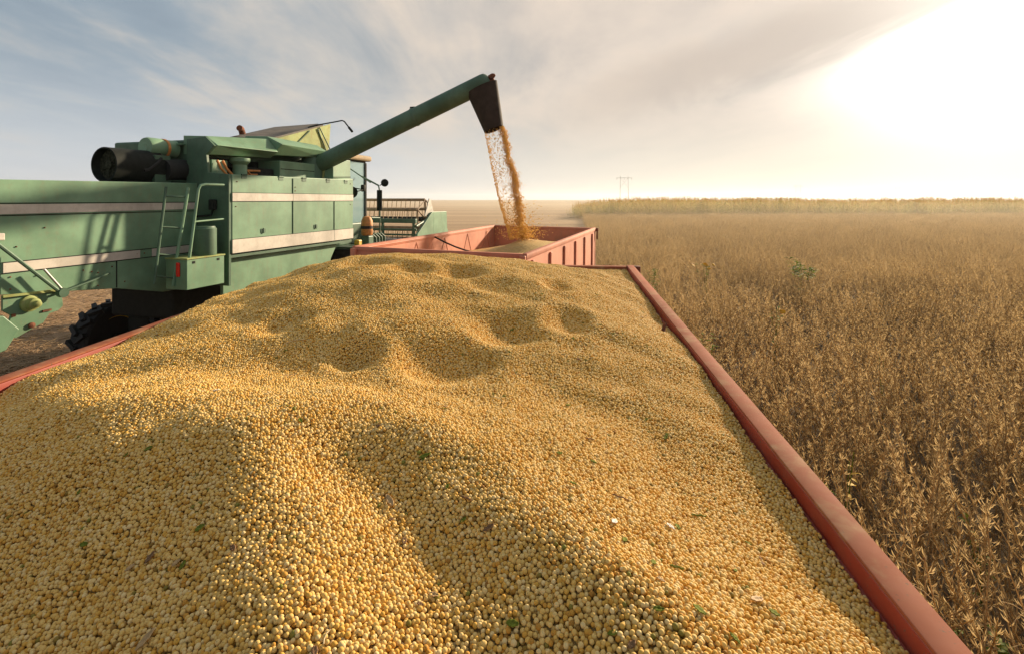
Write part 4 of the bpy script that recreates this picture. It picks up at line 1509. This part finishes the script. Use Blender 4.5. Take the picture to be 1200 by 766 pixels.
# bits of chaff lying on the soybeans
def lay(o, x, y, az, lift, label, cat):
    e = .012
    h0 = float(heap(np.array(x), np.array(y)))
    n = Vector((-(float(heap(np.array(x + e), np.array(y))) - h0) / e, -(float(heap(np.array(x), np.array(y + e))) - h0) / e, 1)).normalized()
    q = Vector((0, 0, 1)).rotation_difference(ROT1 @ n)
    o.matrix_world = Matrix.Translation(heap_world(x, y, lift)) @ q.to_matrix().to_4x4() @ Matrix.Rotation(az, 4, 'Z')
    tag(o, label, cat)


def chip(name, ln, w, curl, mat):
    """a small curled piece of leaf or pod shell with thickness"""
    bm = bmesh.new()
    nu, nv = 9, 5
    g = []
    for i in range(nu):
        u = i / (nu - 1)
        ww = w * (math.sin(math.pi * min(max(u, .04), .96)) ** .6)
        g.append([bm.verts.new(((u - .5) * ln, (j / (nv - 1) - .5) * 2 * ww, curl * (4 * (j / (nv - 1) - .5) ** 2 * ww + .6 * (u - .5) ** 2 * ln) + .0006 * math.sin(u * 17 + j))) for j in range(nv)])
    for i in range(nu - 1):
        for j in range(nv - 1):
            bm.faces.new((g[i][j], g[i + 1][j], g[i + 1][j + 1], g[i][j + 1]))
    me = bpy.data.meshes.new(name)
    bm.to_mesh(me)
    bm.free()
    me.materials.append(mat)
    me.shade_smooth()
    o = bpy.data.objects.new(name, me)
    col.objects.link(o)
    m = o.modifiers.new('thickness', 'SOLIDIFY')
    m.thickness = .0008
    return o


def stick(name, ln, r, bend, mat):
    n = 7
    return MB().tube([((i / (n - 1) - .5) * ln, bend * math.sin(math.pi * i / (n - 1)), .0008 * math.sin(i * 2.1)) for i in range(n)], r, 7).build(name, mat, None, 60)


HUSK = plain('dry_pod_shell', (.45, .28, .12), .7, 0, .3, 80)
BROWNB = plain('brown_stalk', (.20, .10, .04), .8, 0, .4, 90)
LEAFG = plain('crushed_green_leaf', (.14, .155, .018), .8, 0, .35, 90, .1)
PALE = plain('pale_flake', (.66, .60, .52), .6, 0, .15, 90)
PSTRAW = plain('pale_straw', (.60, .44, .22), .6, 0, .2, 60)


def at_px(px, py, d=.48):
    yy = 600 * d / (py - 213.6)
    return (px - 656) / 600 * yy, yy


CHAFF = [
    ('leaf_fragment', 495, 552, .40, .020, .004, LEAFG, 'bright green leaf scrap in the middle of the shaded hollow', 'leaf'),
    ('leaf_fragment', 600, 722, -.3, .014, .004, LEAFG, 'dark green leaf scrap near the bottom edge, centre of the heap', 'leaf'),
    ('leaf_fragment', 718, 607, .9, .011, .004, PALE, 'small white flake lying on the right-hand ridge of beans', 'flake'),
    ('twig', 725, 569, -.15, .026, .0011, BROWNB, 'thin dark twig lying level on the lit slope, above the white flake', 'twig'),
    ('pod_husk', 452, 590, -1.0, .028, .004, HUSK, 'long tan pod shell lying along the gully between the ridges', 'husk'),
    ('twig', 545, 595, -.6, .018, .0014, BROWNB, 'short reddish brown stalk bit in the shaded hollow', 'twig'),
    ('pod_husk', 572, 626, .3, .016, .0035, BROWNB, 'dark brown pod shell in the shaded hollow below the green scrap', 'husk'),
    ('twig', 788, 650, .15, .018, .0013, LEAFG, 'green stalk piece on the sunlit right slope', 'twig'),
    ('leaf_fragment', 762, 656, 1.2, .014, .003, LEAFG, 'small green scrap just left of the green stalk piece', 'leaf'),
    ('leaf_fragment', 813, 710, -.8, .014, .0045, LEAFG, 'dark green seed-like scrap low on the right slope', 'leaf'),
    ('leaf_fragment', 895, 667, -.5, .012, .004, LEAFG, 'green scrap close to the red right rail', 'leaf'),
    ('twig', 813, 556, .2, .026, .0012, LEAFG, 'slim green and tan stalk high on the right slope', 'twig'),
    ('pod_husk', 781, 588, -1.1, .014, .0035, PALE, 'grey pod shell between the dark twig and the right rail', 'husk'),
    ('pod_husk', 876, 657, .4, .020, .004, HUSK, 'tan pod shell next to the red right rail', 'husk'),
    ('pod_husk', 136, 755, 1.1, .022, .0045, HUSK, 'tan pod shell at the bottom edge of the shaded near-left slope', 'husk'),
    ('pod_husk', 142, 663, 1.4, .016, .004, BROWNB, 'brown pod shell on the shaded left slope', 'husk'),
    ('leaf_fragment', 209, 646, .5, .012, .005, LEAFG, 'green scrap on the shaded left slope', 'leaf'),
    ('leaf_fragment', 140, 560, .2, .014, .005, LEAFG, 'yellowish green scrap at the top of the left slope', 'leaf'),
    ('leaf_fragment', 230, 486, .8, .014, .004, PALE, 'pale flake on the crest at the left', 'flake'),
    ('straw', 332, 414, .35, .058, .0011, PSTRAW, 'longer curved pale straw on the left of the footprints', 'straw'),
    ('straw', 326, 444, .3, .026, .0011, PSTRAW, 'shorter pale straw below the longer curved one', 'straw'),
    ('twig', 690, 500, .2, .018, .0012, BROWNB, 'brown twig in the middle of the right half of the heap', 'twig'),
    ('leaf_fragment', 665, 455, .4, .014, .004, LEAFG, 'small dark green scrap right of the large footprint', 'leaf'),
    ('leaf_fragment', 655, 528, .1, .010, .004, LEAFG, 'green scrap above the right-hand ridge', 'leaf'),
]
for nm, px, py, az, ln, w, mt, lab, cat in CHAFF:
    x, y = at_px(px, py)
    if nm in ('twig', 'straw'):
        o = stick(nm, ln, w, ln * (.14 if nm == 'straw' else .03), mt)
    else:
        o = chip(nm, ln, w, .5 if nm == 'pod_husk' else .25, mt)
    lay(o, x, y, az, .0045, lab, cat)


# ------------------------------------------------------------------ dusty air
def build_haze():
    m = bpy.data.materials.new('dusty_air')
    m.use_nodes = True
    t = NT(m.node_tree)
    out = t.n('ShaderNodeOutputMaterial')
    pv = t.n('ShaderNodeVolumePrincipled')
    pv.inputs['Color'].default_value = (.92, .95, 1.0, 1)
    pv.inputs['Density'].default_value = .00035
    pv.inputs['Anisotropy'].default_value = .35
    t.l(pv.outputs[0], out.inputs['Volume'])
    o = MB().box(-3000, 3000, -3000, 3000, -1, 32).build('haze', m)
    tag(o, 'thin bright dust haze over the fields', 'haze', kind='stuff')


build_haze()


def build_dust():
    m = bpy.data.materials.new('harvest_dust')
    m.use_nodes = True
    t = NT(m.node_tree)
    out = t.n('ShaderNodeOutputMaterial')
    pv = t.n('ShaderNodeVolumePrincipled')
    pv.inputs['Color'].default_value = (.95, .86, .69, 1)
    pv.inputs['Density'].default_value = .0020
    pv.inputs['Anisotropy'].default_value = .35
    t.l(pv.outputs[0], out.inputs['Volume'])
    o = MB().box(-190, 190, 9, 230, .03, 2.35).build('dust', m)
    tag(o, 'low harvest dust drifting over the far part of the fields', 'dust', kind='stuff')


build_dust()


def build_scraps():
    """small plant scraps mixed into the bean surface"""
    r = np.random.default_rng(61)
    kinds = [chip('plant_scrap', .012, .0030, .4, LEAFG), chip('plant_scrap', .011, .0032, .5, HUSK), chip('plant_scrap', .009, .0028, .3, BROWNB), stick('plant_scrap', .017, .0008, .002, PSTRAW)]
    words = ['tiny green leaf scrap lodged between soybeans on the heap', 'tiny tan pod scrap lodged between soybeans on the heap', 'tiny brown scrap lodged between soybeans on the heap', 'tiny straw scrap lodged between soybeans on the heap']
    done = 0
    while done < 110:
        y = .5 + 2.0 * r.random() ** 1.6
        x = r.uniform(max(XL1 + .1, -1.05 * y), XR1 - .1)
        k = int(r.choice(4, p=(.42, .2, .24, .14)))
        o = kinds[k] if done >= 4 else kinds[done]
        k = k if done >= 4 else done
        if done >= 4:
            o = kinds[k].copy()
            col.objects.link(o)
        sc_ = float(r.uniform(.6, 1.2))
        lay(o, float(x), float(y), float(r.uniform(0, 6.28)), .0035, words[k], 'plant scrap')
        o.matrix_world = o.matrix_world @ Matrix.Diagonal((sc_, sc_, sc_, 1))
        o['group'] = words[k].replace('tiny ', 'tiny scattered ').replace('scrap lodged', 'scraps lodged')
        done += 1


build_scraps()
